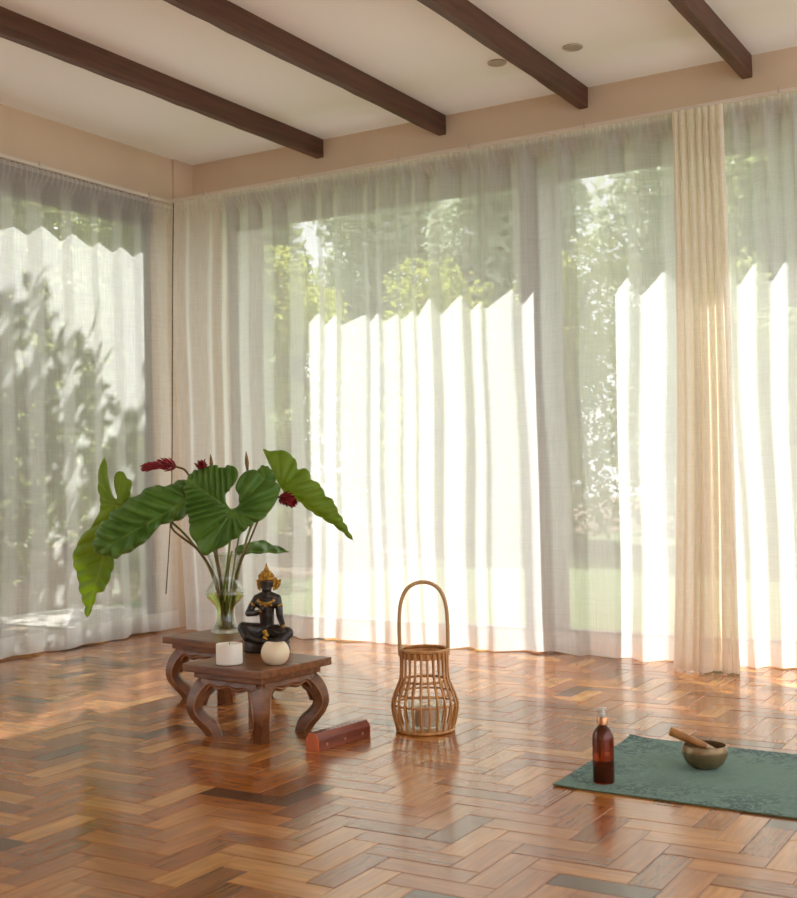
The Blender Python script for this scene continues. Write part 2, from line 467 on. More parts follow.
def window(name, axis, a0, a1, p0, p1, z0, z1, stiles, label):
    """frame ring between a0..a1 along the axis, glass in the middle of its depth"""
    def bx(b, s, e, lo, hi, q0=p0, q1=p1):
        if axis == 'x': b.box(s, q0, lo, e, q1, hi, 0.003)
        else: b.box(q0, s, lo, q1, e, hi, 0.003)
    b = MB(); w = 0.018; wt = 0.016
    bx(b, a0, a1, z0, z0 + 0.07); bx(b, a0, a1, z1 - wt, z1)
    bx(b, a0, a0 + w, z0 + 0.07, z1 - wt); bx(b, a1 - w, a1, z0 + 0.07, z1 - wt)
    for s in stiles: bx(b, s - 0.03, s + 0.03, z0 + 0.07, z1 - wt)
    fr = b.build(name, M['frame']); fr['kind'] = 'structure'
    edges = [a0 + w] + [t for s in stiles for t in (s - 0.03, s + 0.03)] + [a1 - w]
    pm = (p0 + p1) / 2
    for i in range(0, len(edges), 2):
        g = MB()
        if axis == 'x': g.box(edges[i], pm - 0.003, z0 + 0.07, edges[i + 1], pm + 0.003, z1 - wt)
        else: g.box(pm - 0.003, edges[i], z0 + 0.07, pm + 0.003, edges[i + 1], z1 - wt)
        g.build('pane', M['glass'], fr)
    return fr
window('window_1', 'y', -5.2, -0.03, -0.095, -0.045, 0.0, HL, (-2.6,), None)
window('window_2', 'x', 0.2, 2.175, 0.38, 0.44, 0.0, HEAD, (), None)
window('window_3', 'x', 2.285, 5.2, 0.38, 0.44, 0.0, HEAD, (3.75,), None)
struct('trim_2', M['frame'], lambda b: b.box(2.175, 0.19, -0.02, 2.285, 0.46, HEAD))  # window post; unseen depth extended inward to widen its shadow on the curtain

# ceiling beams
BL = ['dark wooden ceiling beam nearest the left wall, crossing above the plant', 'dark wooden ceiling beam second from the left wall',
      'dark wooden ceiling beam running between the two ceiling downlights', 'dark wooden ceiling beam furthest right, ending above the gathered curtain']
for i, x in enumerate((0.918, 1.698, 2.492, 3.288, 4.08, 4.87)):
    b = MB(); r2 = random.Random(i); n = 60
    vs = []
    y0, y1 = YE + 0.3, YW
    for k in range(n + 1):
        y = y0 + (y1 - y0) * k / n
        j = lambda: r2.uniform(-0.0022, 0.0022)
        for dx, z in ((-0.024, H), (-0.024 + j(), H - 0.098 + j()), (-0.021 + j(), H - 0.102 + j()), (0.021 + j(), H - 0.102 + j()), (0.024 + j(), H - 0.098 + j()), (0.024, H)):
            vs.append((dx, y, z - 0.0))
    fs = [(k * 6 + a, k * 6 + (a + 1) % 6, (k + 1) * 6 + (a + 1) % 6, (k + 1) * 6 + a) for k in range(n) for a in range(6)]
    fs += [tuple(range(6)), tuple(n * 6 + a for a in range(6))]
    b.add(vs, fs)
    if i >= 4: continue
    o = b.build('ceiling_beam', M['beam'], loc=(x, 0, 0))
    tag(o, BL[i], 'ceiling beam', 'ceiling beams')

# downlights
for (x, y, lab) in ((2.668, -0.249, 'round recessed ceiling downlight to the right of the third beam'), (2.30, -0.262, 'round recessed ceiling downlight to the left of the third beam')):
    t = empty('ceiling_downlight', (x, y, H), 0, lab, 'ceiling light', 'recessed ceiling downlights')
    b = MB(); b.lathe([(0.036, -0.001), (0.044, -0.001), (0.045, -0.004), (0.042, -0.007), (0.036, -0.006), (0.035, -0.001)], 40, cap0=False, cap1=False); b.build('trim_ring', M['downlight'], t, True)
    b = MB(); b.lathe([(0.0355, -0.004), (0.0355, -0.0005)], 40); b.build('lens', M['lens'], t)

# ------------------------------------------------------------------ curtains
def fold_profile(a0, a1, folds, step=0.006, smooth=4):
    """folds = list of (start, end, amplitude): each rises gently towards the window, then turns back sharply"""
    n = int((a1 - a0) / step); out = []
    for i in range(n + 1):
        a = a0 + (a1 - a0) * i / n; y = 0
        for s, p, e, am in folds:
            if s <= a < e:
                y = am * ((a - s) / (p - s) if a < p else (e - a) / (e - p)); break
        out.append((a, y))
    for _ in range(smooth):
        ys = [y for _, y in out]
        out = [(out[i][0], (ys[max(i - 1, 0)] + 2 * ys[i] + ys[min(i + 1, n)]) / 4) for i in range(n + 1)]
    return out

def make_folds(a0, a1, rnd, lo, hi, k=0.42):
    f = []; a = a0
    while a < a1:
        w = rnd.uniform(lo, hi); f.append((a, a + w * rnd.uniform(0.4, 0.7), a + w, w * k * rnd.uniform(0.7, 1.25))); a += w
    return f

def curtain_panel(prof, axis, base, sgn, z0, z1, rows, seed, lean=0.0, off=0.0, zr=None, top_fn=None, thick_top=0.012):
    """returns an MB; axis 'x': panel along x at y=base (+sgn towards the window)"""
    mb = MB(); n = len(prof); vs = []
    zs = [z0 + (z1 - z0) * (k / rows) for k in range(rows + 1)] if zr is None else zr
    for z in zs:
        h = (2.45 - z) / 2.45
        blend = min(1.0, max(0.0, (2.44 - z) / 0.09)); blend = blend * blend * (3 - 2 * blend)
        for i, (a, y) in enumerate(prof):
            fine = 0.005 * sin(a * 2 * pi / 0.034 + 1.3 * sin(a * 9))
            d = y * (0.25 + 0.75 * blend) * (1 - 0.12 * h) * blend + fine * (1 - blend)
            s = 0.02 * sin(a * 3.1 + seed) + 0.014 * sin(a * 7.7 + seed * 2)
            aa = a + s * h * h * 1.4 + 0.006 * sin(z * 5 + a * 4 + seed) * blend
            d += 0.018 * sin(a * 5.3 + z * 1.1 + seed) * blend * h + lean * h * h
            if z < 0.14:
                q = (0.14 - z) / 0.14
                d += 0.010 * sin(a * 23 + seed) * q * q
            zz = z + (0.003 * sin(a * 6 + seed) + 0.003 * sin(a * 17) if z <= z0 + 0.001 else 0)
            if axis == 'x': vs.append((aa, base + sgn * d + off, zz))
            else: vs.append((base + sgn * d + off, aa, zz))
    m = len(zs)
    fs = [(r * n + i, r * n + i + 1, (r + 1) * n + i + 1, (r + 1) * n + i) for r in range(m - 1) for i in range(n - 1)]
    mb.add(vs, fs); return mb

def curtain(name, label, prof, axis, base, sgn, z0, seed, mat, mathem, lean=0.0):
    z1 = 2.435
    zs = [z0 + (z1 - z0) * (k / 44) for k in range(41)] + [2.25, 2.30, 2.34, 2.37, 2.40, 2.42, z1]
    zs = sorted(set(round(z, 4) for z in zs if z <= z1))
    o = curtain_panel(prof, axis, base, sgn, z0, z1, 0, seed, lean, zr=zs).build(name, mat, smooth=True)
    tag(o, label, 'curtain', 'curtains on the tracks')
    hz = [z0 + 0.1 * k / 5 for k in range(6)]
    curtain_panel(prof, axis, base, sgn, z0, z1, 0, seed, lean, off=-0.0015 * sgn, zr=hz).build('hem', mathem, o, True)
    tz = [2.424, 2.43, 2.436, 2.441, 2.446]
    curtain_panel(prof, axis, base, sgn, z0, z1, 0, seed, lean, off=-0.0015 * sgn, zr=tz).build('heading_tape', mathem, o, True)
    return o

rc = random.Random(5)
X = lambda px: on_y(px, 320, 0).x
# back sheer: measured valley positions of the larger pleats, the rest random
lit = [(214, 222), (228, 238), (250, 262), (274, 288), (304, 318), (325, 335), (341, 366), (371, 377), (383, 398), (402, 413), (418, 430), (442, 462), (472, 481), (486, 512), (522, 539), (564, 576), (612, 628), (641, 665), (684, 694)]
def folds_from(lit, X):
    f = []
    for (a, p), (c, _) in zip(lit[:-1], lit[1:]):
        a, p, c = X(a), X(p), X(c)
        am = max(0.03, min(0.08, (c - p) * 1.3))
        f.append((a, max(a + 0.3 * (p - a), p - am * (CAMP.x - p) / 5.2 * 0.9), c, am))
    return f
ft = folds_from(lit, X); a0 = ft[0][0]
pb = fold_profile(0.10, ft[-1][2] + 0.04, [(0.10, 0.17, 0.22, 0.035), (0.22, 0.34, a0, 0.03)] + ft)
curtain('sheer_curtain', 'wide white sheer curtain over the big back window, behind the plant and lantern', pb, 'x', 0.0, 1, 0.004, 1.0, M['sheer'], M['hem'])
ft = folds_from([(720, 728), (738, 754), (771, 786), (800, 812), (830, 850), (866, 880), (900, 920), (945, 960), (985, 1005), (1040, 1060), (1090, 1110), (1150, 1170), (1200, 1210)], X)
pr = fold_profile(ft[0][0], ft[-1][2], ft)
curtain('sheer_curtain', 'white sheer curtain at the right edge of the photo, right of the gathered beige one', pr, 'x', 0.0, 1, 0.004, 4.2, M['sheer'], M['hem'])
pl = fold_profile(-3.6, 0.075, make_folds(-3.6, 0.1, random.Random(21), 0.14, 0.24, 0.2))
curtain('sheer_curtain', 'white sheer curtain over the left window with leaf shadows on it', pl, 'y', 0.05, -1, 0.009, 2.4, M['sheerleft'], M['hem'])

# the gathered curtain pulled together in front of the back window
def gathered():
    mb = MB(); n = 420; vs = []
    zs = [0.006 + (2.44 - 0.006) * k / 44 for k in range(45)]
    for z in zs:
        h = (2.44 - z) / 2.44
        top = max(0.0, 1 - (2.44 - z) / 0.12)
        for i in range(n + 1):
            t = i / n
            x0 = 3.035 - 0.018 * h + 0.012 * sin(h * 3); x1 = 3.262 + 0.05 * h
            a = x0 + (x1 - x0) * t
            am = (0.018 + 0.014 * h) * (1 - 0.5 * top)
            ph = 2 * pi * 7 * (t + 0.022 * sin(9 * t + 2 * h)) + 0.5 * sin(2 * h + 4 * t)
            y = -0.035 - 0.14 * h * h + am * sin(ph) + 0.02 * h * sin(2 * pi * 1.5 * t + 0.8) + 0.02 * h * h * sin(2 * pi * 3 * t + 1.1)
            a += 0.010 * cos(ph) * (0.5 + h)
            y = min(y, 0.0)
            vs.append((a, y, z))
    m = len(zs)
    fs = [(r * (n + 1) + i, r * (n + 1) + i + 1, (r + 1) * (n + 1) + i + 1, (r + 1) * (n + 1) + i) for r in range(m - 1) for i in range(n)]
    mb.add(vs, fs); return mb
go = gathered().build('gathered_curtain', M['linen'], smooth=True)
tag(go, 'beige curtain gathered into a narrow bunch against the back window', 'curtain', 'curtains on the tracks')

# curtain tracks
def track(axis, a0, a1, p, z, label, hooks):
    b = MB()
    if axis == 'x': b.box(a0, p - 0.012, z - 0.006, a1, p + 0.012, z + 0.012, 0.002)
    else: b.box(p - 0.012, a0, z - 0.006, p + 0.012, a1, z + 0.012, 0.002)
    o = b.build('curtain_track', M['track']); tag(o, label, 'curtain track', 'curtain tracks')
    for h in hooks:
        k = MB()
        if axis == 'x':
            k.box(h - 0.006, p, z + 0.008, h + 0.006, YW, z + 0.014); k.box(h - 0.004, p - 0.016, z - 0.002, h + 0.004, p - 0.012, z + 0.026, 0.001)
        else:
            k.box(XW, h - 0.006, z + 0.008, p, h + 0.006, z + 0.014); k.box(p + 0.012, h - 0.004, z - 0.002, p + 0.016, h + 0.004, z + 0.026, 0.001)
        k.build('bracket', M['downlight'], o)
    for h in [a0 + 0.06 + (a1 - a0 - 0.12) * k / 40 for k in range(41)]:
        k = MB()
        c = (h, p - 0.006, z - 0.012) if axis == 'x' else (p + 0.006, h, z - 0.012)
        k.ball(c, 0.005, 8, 6)
        k.build('glider', M['track'], o)
    return o
trk = track('x', 0.10, 5.1, 0.0, 2.452, 'thin white curtain track along the back wall', [0.35, 1.0, 1.62, 2.02, 2.62, 3.5, 4.3])
track('y', -3.7, 0.10, 0.05, 2.458, 'thin white curtain track along the left wall', [-2.2, -0.95, -0.15])

# dark line added for the shaded gap between the two curtains in the corner
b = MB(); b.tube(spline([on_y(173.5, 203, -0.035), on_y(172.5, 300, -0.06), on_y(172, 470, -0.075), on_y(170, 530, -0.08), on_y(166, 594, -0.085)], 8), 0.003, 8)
tag(b.build('corner_gap_line', M['darkmetal'], None, True), 'thin dark line for the shaded gap in the corner where the two curtains meet', 'dark line')

# ------------------------------------------------------------------ opium tables
def opium_table(name, loc, rz, label):
    t = empty(name, loc, rz, label, 'table', 'low carved wooden tables')
    hw = 0.177
    b = MB(); b.box(-hw, -hw, 0.218, hw, hw, 0.245, 0.004)
    b.build('tabletop', M['table'], t)
    b = MB(); b.box(-0.150, -0.150, 0.196, 0.150, 0.150, 0.2185, 0.003)
    b.build('moulding', M['table'], t)
    # scalloped aprons, one board per side
    for s in range(4):
        a = s * pi / 2; mt = Matrix.Rotation(a, 4, 'Z'); b = MB()
        n = 48; top = 0.197; pts = []
        for k in range(n + 1):
            u = -0.125 + 0.25 * k / n; q = abs(u) / 0.125
            z = 0.164 + 0.0045 * cos(q * pi * 3.2) * (1 if q < 0.62 else max(0, (0.75 - q) / 0.13)) - 0.062 * max(0, (q - 0.6) / 0.4) ** 2.0
            pts.append((u, z))
        vs = []; y = -0.140
        for k, (u, z) in enumerate(pts):
            bulge = 0.004
            vs += [(u, y + 0.022, top), (u, y - 0.002, top), (u, y - bulge - 0.006, (top + z) / 2), (u, y - bulge, z + 0.006), (u, y + 0.001, z), (u, y + 0.022, z)]
        fs = [(k * 6 + j, k * 6 + (j + 1) % 6, (k + 1) * 6 + (j + 1) % 6, (k + 1) * 6 + j) for k in range(n) for j in range(6)]
        fs += [tuple(range(6)), tuple(n * 6 + j for j in range(6))]
        b.add([mt @ Vector(v) for v in vs], fs)
        ap = b.build('apron', M['tablex'], t, True, sharp=40)
        r = MB(); r.tube([mt @ Vector((u, y - 0.0035, z + 0.009)) for u, z in pts], 0.0035, 8)
        r.build('carved_bead', M['tedge'], ap, True)
    # cabriole legs: square section swept along an S on the diagonal, elephant-trunk foot turned in
    for sx in (-1, 1):
        for sy in (-1, 1):
            d = Vector((sx, sy, 0)).normalized()
            key = [(0.192, 0.198, 0.076), (0.208, 0.182, 0.074), (0.225, 0.156, 0.071), (0.2355, 0.126, 0.067), (0.238, 0.098, 0.062), (0.229, 0.068, 0.058), (0.208, 0.040, 0.057), (0.187, 0.017, 0.062), (0.176, 0.0, 0.062)]
            pts = spline([(r, z, w) for r, z, w in key], 5)
            e1 = Vector((0, 0, 1)); b = MB(); vs = []
            m = len(pts)
            for i, p in enumerate(pts):
                q0, q1 = pts[max(i - 1, 0)], pts[min(i + 1, m - 1)]
                tr, tz = q1[0] - q0[0], q1[1] - q0[1]; ln = sqrt(tr * tr + tz * tz)
                nr, nz = -tz / ln, tr / ln           # outward normal in the (r, z) plane
                if i == 0: nr, nz = 1.0, 0.0
                if i == m - 1: nr, nz = 1.0, 0.0
                w = p[2]
                side = Vector((-d.y, d.x, 0))
                c = Vector((d.x * p[0], d.y * p[0], p[1])); nv = Vector((d.x * nr, d.y * nr, nz))
                # section: the outer corner, two faces running back along x and y, a hollowed inner side
                for (o_, s_) in ((0.0, 0.0), (-0.40, 0.42), (-0.82, 0.36), (-0.90, 0.14), (-0.90, -0.14), (-0.82, -0.36), (-0.40, -0.42)):
                    vs.append(c + nv * (o_ * w) + side * (s_ * w * 1.02))
            k7 = 7
            fs = [(i * k7 + j, i * k7 + (j + 1) % k7, (i + 1) * k7 + (j + 1) % k7, (i + 1) * k7 + j) for i in range(m - 1) for j in range(k7)]
            fs += [tuple(range(k7)), tuple((m - 1) * k7 + j for j in range(k7))]
            b.add(vs, fs)
            lg = b.build('leg', M['tablex'], t, True, sharp=38)
            for sgn, idx in ((1, 1), (-1, 6)):
                r = MB(); r.tube([vs[i * k7 + idx] * 1.0 for i in range(m)], 0.0032, 6); r.build('carved_bead', M['tedge'], lg, True)
    return t
opium_table('opium_table', (2.178, -1.965, 0), radians(-5), 'low dark wooden table with curved legs, holding the statue and two candles')
opium_table('opium_table', (1.652, -1.482, 0), radians(-9), 'low dark wooden table behind the other, holding the vase')
TZ = 0.245

# ------------------------------------------------------------------ candles
v = on_z(229.5, 666, TZ); vd = Vector((-0.63, 0.78, 0))
c = v + vd * 0.043
t = empty('pillar_candle', (c.x, c.y, TZ + 0.0005), 0, 'white cylindrical pillar candle on the front table', 'candle', 'candles on the front table')
b = MB(); b.lathe([(0.040, 0), (0.0435, 0.002), (0.0435, 0.064), (0.0425, 0.067), (0.038, 0.067), (0.034, 0.063), (0.012, 0.061)], 48)
b.build('wax', M['candle'], t, True, sharp=50)
b = MB(); b.tube([(0, 0, 0.06), (0.001, 0, 0.067), (0.003, 0, 0.0705)], 0.0011, 6); b.build('wick', M['wick'], t, True)
v = on_z(276, 666, TZ); c = v + vd * 0.04
t = empty('round_candle', (c.x, c.y, TZ + 0.0005), radians(31), 'cream round candle with a scooped top in front of the statue', 'candle', 'candles on the front table')
# rounded body whose rim dips in the middle
b = MB(); n = 56; prof = []
for k in range(15):
    a = -pi / 2 * 0.62 + (pi / 2 * 0.62 + pi / 2 * 0.55) * k / 14
    prof.append((0.047 * cos(a), 0.037 + 0.044 * sin(a)))
z00 = prof[0][1]; prof = [(r, z - z00) for r, z in prof]
prof += [(0.0255, prof[-1][1] - 0.001), (0.018, prof[-1][1] - 0.012), (0.004, prof[-1][1] - 0.014)]
vs = []
for r, z in prof:
    for k in range(n):
        a = 2 * pi * k / n
        dip = 0.011 * cos(a) ** 2 if z > 0.050 else 0
        dip2 = (z / 0.08) ** 3 * (0.008 * abs(cos(a)) ** 1.5 - 0.004)
        vs.append((r * cos(a), r * sin(a), z + dip2))
fs = [(i * n + k, i * n + (k + 1) % n, (i + 1) * n + (k + 1) % n, (i + 1) * n + k) for i in range(len(prof) - 1) for k in range(n)]
fs += [tuple(range(n)), tuple((len(prof) - 1) * n + k for k in range(n))]
b.add(vs, fs); b.build('wax', M['cream'], t, True, sharp=60)
b = MB(); b.tube([(0, 0, 0.046), (0, 0.001, 0.056), (0.002, 0.001, 0.059)], 0.001, 6); b.build('wick', M['wick'], t, True)

# ------------------------------------------------------------------ statue
def statue():
    u = 0.000461                      # metres per unit of the measuring grid
    base = on_z(268, 653.5, TZ); c = base + vd * 0.055
    t = empty('seated_statue', (c.x, c.y, TZ + 0.0005), radians(30.8), 'small black seated deity statue with gold crown and necklace on the front table', 'statue')
    P = lambda x, y, d: Vector(((x - 278) * u, d, (740 - y) * u * 0.97))
    # body: a skinned skeleton, one continuous surface
    J = [  # x, y (measuring grid), depth m (- is towards the viewer), radius
        (278, 600, 0.010, 0.030),  # 0 pelvis
        (276, 530, 0.008, 0.024),  # 1 waist
        (276, 450, 0.004, 0.025),  # 2 ribs
        (278, 360, 0.004, 0.029),  # 3 chest
        (278, 315, 0.004, 0.020),  # 4 collar
        (280, 285, 0.002, 0.011),  # 5 neck
        (280, 245, -0.002, 0.0165),  # 6 jaw
        (280, 195, 0.002, 0.0215),  # 7 skull
        (206, 330, 0.004, 0.0135),  # 8 viewer-left shoulder
        (166, 385, -0.002, 0.0105),  # 9 upper arm
        (140, 436, -0.010, 0.0095),  # 10 elbow
        (205, 432, -0.030, 0.0080),  # 11 forearm
        (258, 408, -0.040, 0.0062),  # 12 wrist
        (354, 330, 0.004, 0.0135),  # 13 viewer-right shoulder
        (372, 400, 0.002, 0.0105),  # 14 upper arm
        (378, 462, -0.006, 0.0095),  # 15 elbow
        (398, 515, -0.022, 0.0080),  # 16 forearm
        (412, 556, -0.036, 0.0064),  # 17 wrist
        (200, 580, -0.010, 0.0235),  # 18 thigh L
        (105, 545, -0.030, 0.0165),  # 19 knee L
        (140, 610, -0.045, 0.0150),  # 20 calf L
        (215, 640, -0.050, 0.0105),  # 21 ankle L
        (265, 648, -0.056, 0.0085),  # 22 foot L
        (350, 600, -0.008, 0.0250),  # 23 thigh R
        (435, 595, -0.024, 0.0180),  # 24 knee R
        (400, 640, -0.044, 0.0150),  # 25 calf R
        (330, 650, -0.052, 0.0105),  # 26 ankle R
        (292, 656, -0.060, 0.0085),  # 27 foot R
        (252, 398, -0.044, 0.0068),  # 28 hand L
        (414, 578, -0.040, 0.0070),  # 29 hand R
    ]
    E = [(0, 1), (1, 2), (2, 3), (3, 4), (4, 5), (5, 6), (6, 7), (4, 8), (8, 9), (9, 10), (10, 11), (11, 12), (12, 28), (4, 13), (13, 14), (14, 15), (15, 16), (16, 17), (17, 29),
         (0, 18), (18, 19), (19, 20), (20, 21), (21, 22), (0, 23), (23, 24), (24, 25), (25, 26), (26, 27)]
    V = [P(x, y, d) for x, y, d, r in J]; Rr = [J[i][3] * (1.06 if i in (0, 1, 2, 3) else 1.15 if i in (5, 6, 7) else 1.3) for i in range(len(J))]
    # fingers: left hand held up before the chest, right hand spread over the knee
    def finger(root, pts, r):
        i = root
        for p in pts:
            V.append(p); Rr.append(r); E.append((i, len(V) - 1)); i = len(V) - 1
    hl = V[28]
    hr = V[29]
    b = MB()
    for i, j in E:
        A_, B_ = V[i], V[j]; n_ = 5
        b.tube([A_.lerp(B_, k / n_) for k in range(n_ + 1)], [Rr[i] + (Rr[j] - Rr[i]) * k / n_ for k in range(n_ + 1)], 14)
    for i in range(len(V)): b.ball(V[i], Rr[i], 14, 10)
    for k in range(4):      # fingers of the raised hand, pointing up and inward
        s = (k - 1.5) * 0.0034; ln = (0.014, 0.017, 0.016, 0.012)[k]
        b.tube(spline([hl + Vector((s, 0.001, -0.002)), hl + Vector((s + 0.002, -0.003, ln * 0.5)), hl + Vector((s + 0.004, -0.001, ln))], 3), [0.0021] * 6 + [0.0013], 6)
    b.tube(spline([hl + Vector((0.006, -0.002, -0.002)), hl + Vector((0.011, -0.005, 0.003)), hl + Vector((0.011, -0.006, 0.009))], 3), [0.0023] * 6 + [0.0014], 6)
    for k in range(4):      # fingers over the knee
        s = (k - 1.5) * 0.0036; ln = (0.015, 0.018, 0.017, 0.013)[k]
        b.tube(spline([hr + Vector((s, 0, 0)), hr + Vector((s * 1.3, -0.006, -ln * 0.4)), hr + Vector((s * 1.4, -0.008, -ln))], 3), [0.0022] * 6 + [0.0014], 6)
    b.tube(spline([hr + Vector((-0.005, 0, 0)), hr + Vector((-0.011, -0.004, -0.003)), hr + Vector((-0.013, -0.006, -0.009))], 3), [0.0024] * 6 + [0.0014], 6)
    for s in (-1, 1):       # toes, ears, eyes, cheeks
        f = V[22] if s < 0 else V[27]
        for k in range(5): b.ball(f + Vector((-s * 0.007, -0.004 + 0.0022 * k - 0.003, -0.002)), 0.0022, 8, 6)
        h = V[7]
        b.ball(h + Vector((s * 0.021, 0.002, -0.008)), 0.006, 10, 8, 0.4, 0.8, 1.9)
        b.ball(h + Vector((s * 0.0072, -0.0178, -0.0075)), 0.0034, 10, 8, 1.3, 0.6, 0.7)
        b.ball(h + Vector((s * 0.0075, -0.0165, -0.0025)), 0.003, 10, 6, 2.0, 0.6, 0.45)
    h = V[7]
    b.ball(h + Vector((0, 0.001, -0.004)), 0.0245, 24, 16, 0.9, 0.95, 1.2)
    b.ball(V[3] + Vector((0, -0.006, 0.002)), 0.034, 20, 14, 1.25, 0.75, 0.85)
    b.tube([h + Vector((0, -0.018, -0.004)), h + Vector((0, -0.0215, -0.0125)), h + Vector((0, -0.0225, -0.0150))], [0.0016, 0.0026, 0.0030], 8)
    b.ball(h + Vector((0, -0.0178, -0.0205)), 0.0036, 10, 8, 1.5, 0.7, 0.5)
    b.ball(h + Vector((0, -0.0168, -0.0232)), 0.0032, 10, 8, 1.2, 0.7, 0.5)
    b.ball(h + Vector((0, -0.014, -0.0285)), 0.005, 10, 8, 1.2, 0.8, 0.8)
    bo = b.build('body', M['stone'], t, True)
    rm = bo.modifiers.new('fuse', 'REMESH'); rm.mode = 'VOXEL'; rm.voxel_size = 0.0013; rm.use_smooth_shade = True
    sm = bo.modifiers.new('soften', 'SMOOTH'); sm.factor = 0.5; sm.iterations = 2
    # rock-like seat
    b = MB(); n = 48; prof = [(0.080, 0.0), (0.083, 0.008), (0.080, 0.022), (0.083, 0.034), (0.078, 0.044), (0.066, 0.051), (0.03, 0.053)]
    vs = []
    for r, z in prof:
        for k in range(n):
            a = 2 * pi * k / n
            w = 1 + (0.05 * noise.noise((cos(a) * 3, sin(a) * 3, z * 40))) if r > 0.04 else 1
            vs.append((r * w * cos(a), r * w * sin(a) * 0.72, z))
    fs = [(i * n + k, i * n + (k + 1) % n, (i + 1) * n + (k + 1) % n, (i + 1) * n + k) for i in range(len(prof) - 1) for k in range(n)]
    fs += [tuple(reversed(range(n))), tuple((len(prof) - 1) * n + k for k in range(n))]
    b.add(vs, fs); b.build('pedestal', M['stone'], t, True)
    # draped cloth over the lap
    b = MB()
    for s in (-1, 1):
        for k in range(3):
            b.tube(spline([P(278 + s * 20, 560 + k * 18, -0.030), P(278 + s * 80, 590 + k * 14, -0.043), P(278 + s * 140, 590 + k * 20, -0.044)], 4), 0.0035, 6)
    b.build('robe_fold', M['stone'], t, True)
    b = MB()      # gold front panel of the robe
    for k in range(5):
        b.ball(P(270 + 8 * (k % 3), 575 + k * 14, -0.047 - 0.002 * k), 0.0085 - 0.0004 * k, 10, 8, 1.2, 0.5, 0.9)
    b.build('gold_sash', M['gold'], t, True)
    # crown
    hc = P(280, 172, 0.002)
    cr = MB()
    cr.lathe([(0.0235, -0.006), (0.026, -0.002), (0.0255, 0.005), (0.0235, 0.008), (0.024, 0.013), (0.021, 0.019), (0.0215, 0.022), (0.016, 0.027), (0.010, 0.030), (0.0085, 0.034), (0.0065, 0.040), (0.0035, 0.046), (0.001, 0.057)], 28, hc)
    crown = cr.build('crown', M['gold'], t, True)
    for k in range(5):     # upright leaf points around the front
        a = -pi / 2 + (k - 2) * 0.55; b = MB()
        c = hc + Vector((0.025 * cos(a), 0.025 * sin(a), 0.010)); nx = Vector((cos(a), sin(a), 0)); sx = Vector((-sin(a), cos(a), 0))
        hh = (0.010, 0.012, 0.017, 0.012, 0.010)[k]
        ring = [(-0.006, -0.010), (-0.007, 0.0), (-0.004, hh * 0.6), (0, hh), (0.004, hh * 0.6), (0.007, 0.0), (0.006, -0.010)]
        fr = [c + sx * p + Vector((0, 0, q)) + nx * 0.0022 for p, q in ring]; bk = [p - nx * 0.004 for p in fr]
        nn = len(ring)
        b.add(fr + bk, [tuple(range(nn)), tuple(reversed(range(nn, 2 * nn)))] + [(i, i + nn, (i + 1) % nn + nn, (i + 1) % nn) for i in range(nn)])
        b.ball(c + nx * 0.003 + Vector((0, 0, 0.002)), 0.0035, 8, 6)
        b.build('crown_point', M['gold'], crown)
    for s in (-1, 1):      # flaring side wings by the ears
        b = MB(); x0 = P(280 + s * 50, 208, 0.006); wd = 0.012 if s < 0 else 0.026
        ring = [(0, -0.026), (wd * 0.6, -0.020), (wd, -0.004), (wd * 1.12, 0.014), (wd * 0.6, 0.012), (wd * 0.4, 0.022), (0, 0.020), (-0.006, 0.0)]
        fr = [x0 + Vector((s * p, -0.004, q)) for p, q in ring]; bk = [p + Vector((0, 0.008, 0)) for p in fr]; nn = len(ring)
        b.add(fr + bk, [tuple(range(nn)), tuple(reversed(range(nn, 2 * nn)))] + [(i, i + nn, (i + 1) % nn + nn, (i + 1) % nn) for i in range(nn)])
        for k in range(4): b.ball(x0 + Vector((s * wd * 0.5, -0.005, -0.016 + k * 0.009)), 0.004, 8, 6)
        b.build('crown_wing', M['gold'], crown, True, sharp=40)
    # necklace, armband, bracelet
    b = MB()
    for k in range(17):
        a = pi * (0.08 + 0.84 * k / 16)
        b.ball(P(278 - 62 * cos(a), 325 + 32 * sin(a), -0.019 - 0.012 * sin(a)), 0.0054, 8, 6)
    for k in range(7): b.ball(P(240 + 13 * k, 366 + 4 * ((k * 5) % 4), -0.030), 0.0054, 8, 6)
    b.ball(P(276, 382, -0.029), 0.0062, 10, 8, 1.2, 0.6, 1.1)
    b.build('necklace', M['gold'], t, True)
    for ia, ib, f in ((13, 14, 0.75), (8, 9, 0.75), (11, 12, 0.7), (16, 17, 0.7)):
        p = V[ia].lerp(V[ib], f); d = (V[ib] - V[ia]).normalized(); rr = Rr[ia] * (1 - f) + Rr[ib] * f + 0.0008
        b = MB(); b.tube([p - d * 0.003, p + d * 0.003], [rr, rr], 14); b.ball(p + Vector((0, -rr, 0)), 0.0050, 8, 6)
        b.build('armband' if ia in (13, 8) else 'bracelet', M['gold'], t, True)
statue()

# ------------------------------------------------------------------ vase, leaves and flowers
VB = on_z(226, 632.5, TZ)
VD = -(R.transposed() @ (VB - CAMP)).z        # distance of the vase along the view axis
VC = VB
vz = lambda k: k * 0.00397
t = empty('glass_vase', (VC.x, VC.y, TZ + 0.0005), 0, 'clear waisted glass vase half full of water on the rear table', 'vase')
VP = [(0.020, 0.0), (0.050, 0.0), (0.057, 0.004), (0.056, 0.010), (0.050, 0.024), (0.041, 0.042), (0.037, 0.062), (0.0365, 0.085), (0.041, 0.104), (0.058, 0.124), (0.074, 0.142), (0.079, 0.155), (0.074, 0.172), (0.060, 0.192), (0.048, 0.210), (0.0455, 0.225), (0.049, 0.250), (0.058, 0.280), (0.069, 0.308), (0.071, 0.312)]
SP = spline([(r, z, 0) for r, z in VP], 4)
b = MB(); b.lathe([(p[0], p[1]) for p in SP], 56, cap1=False)
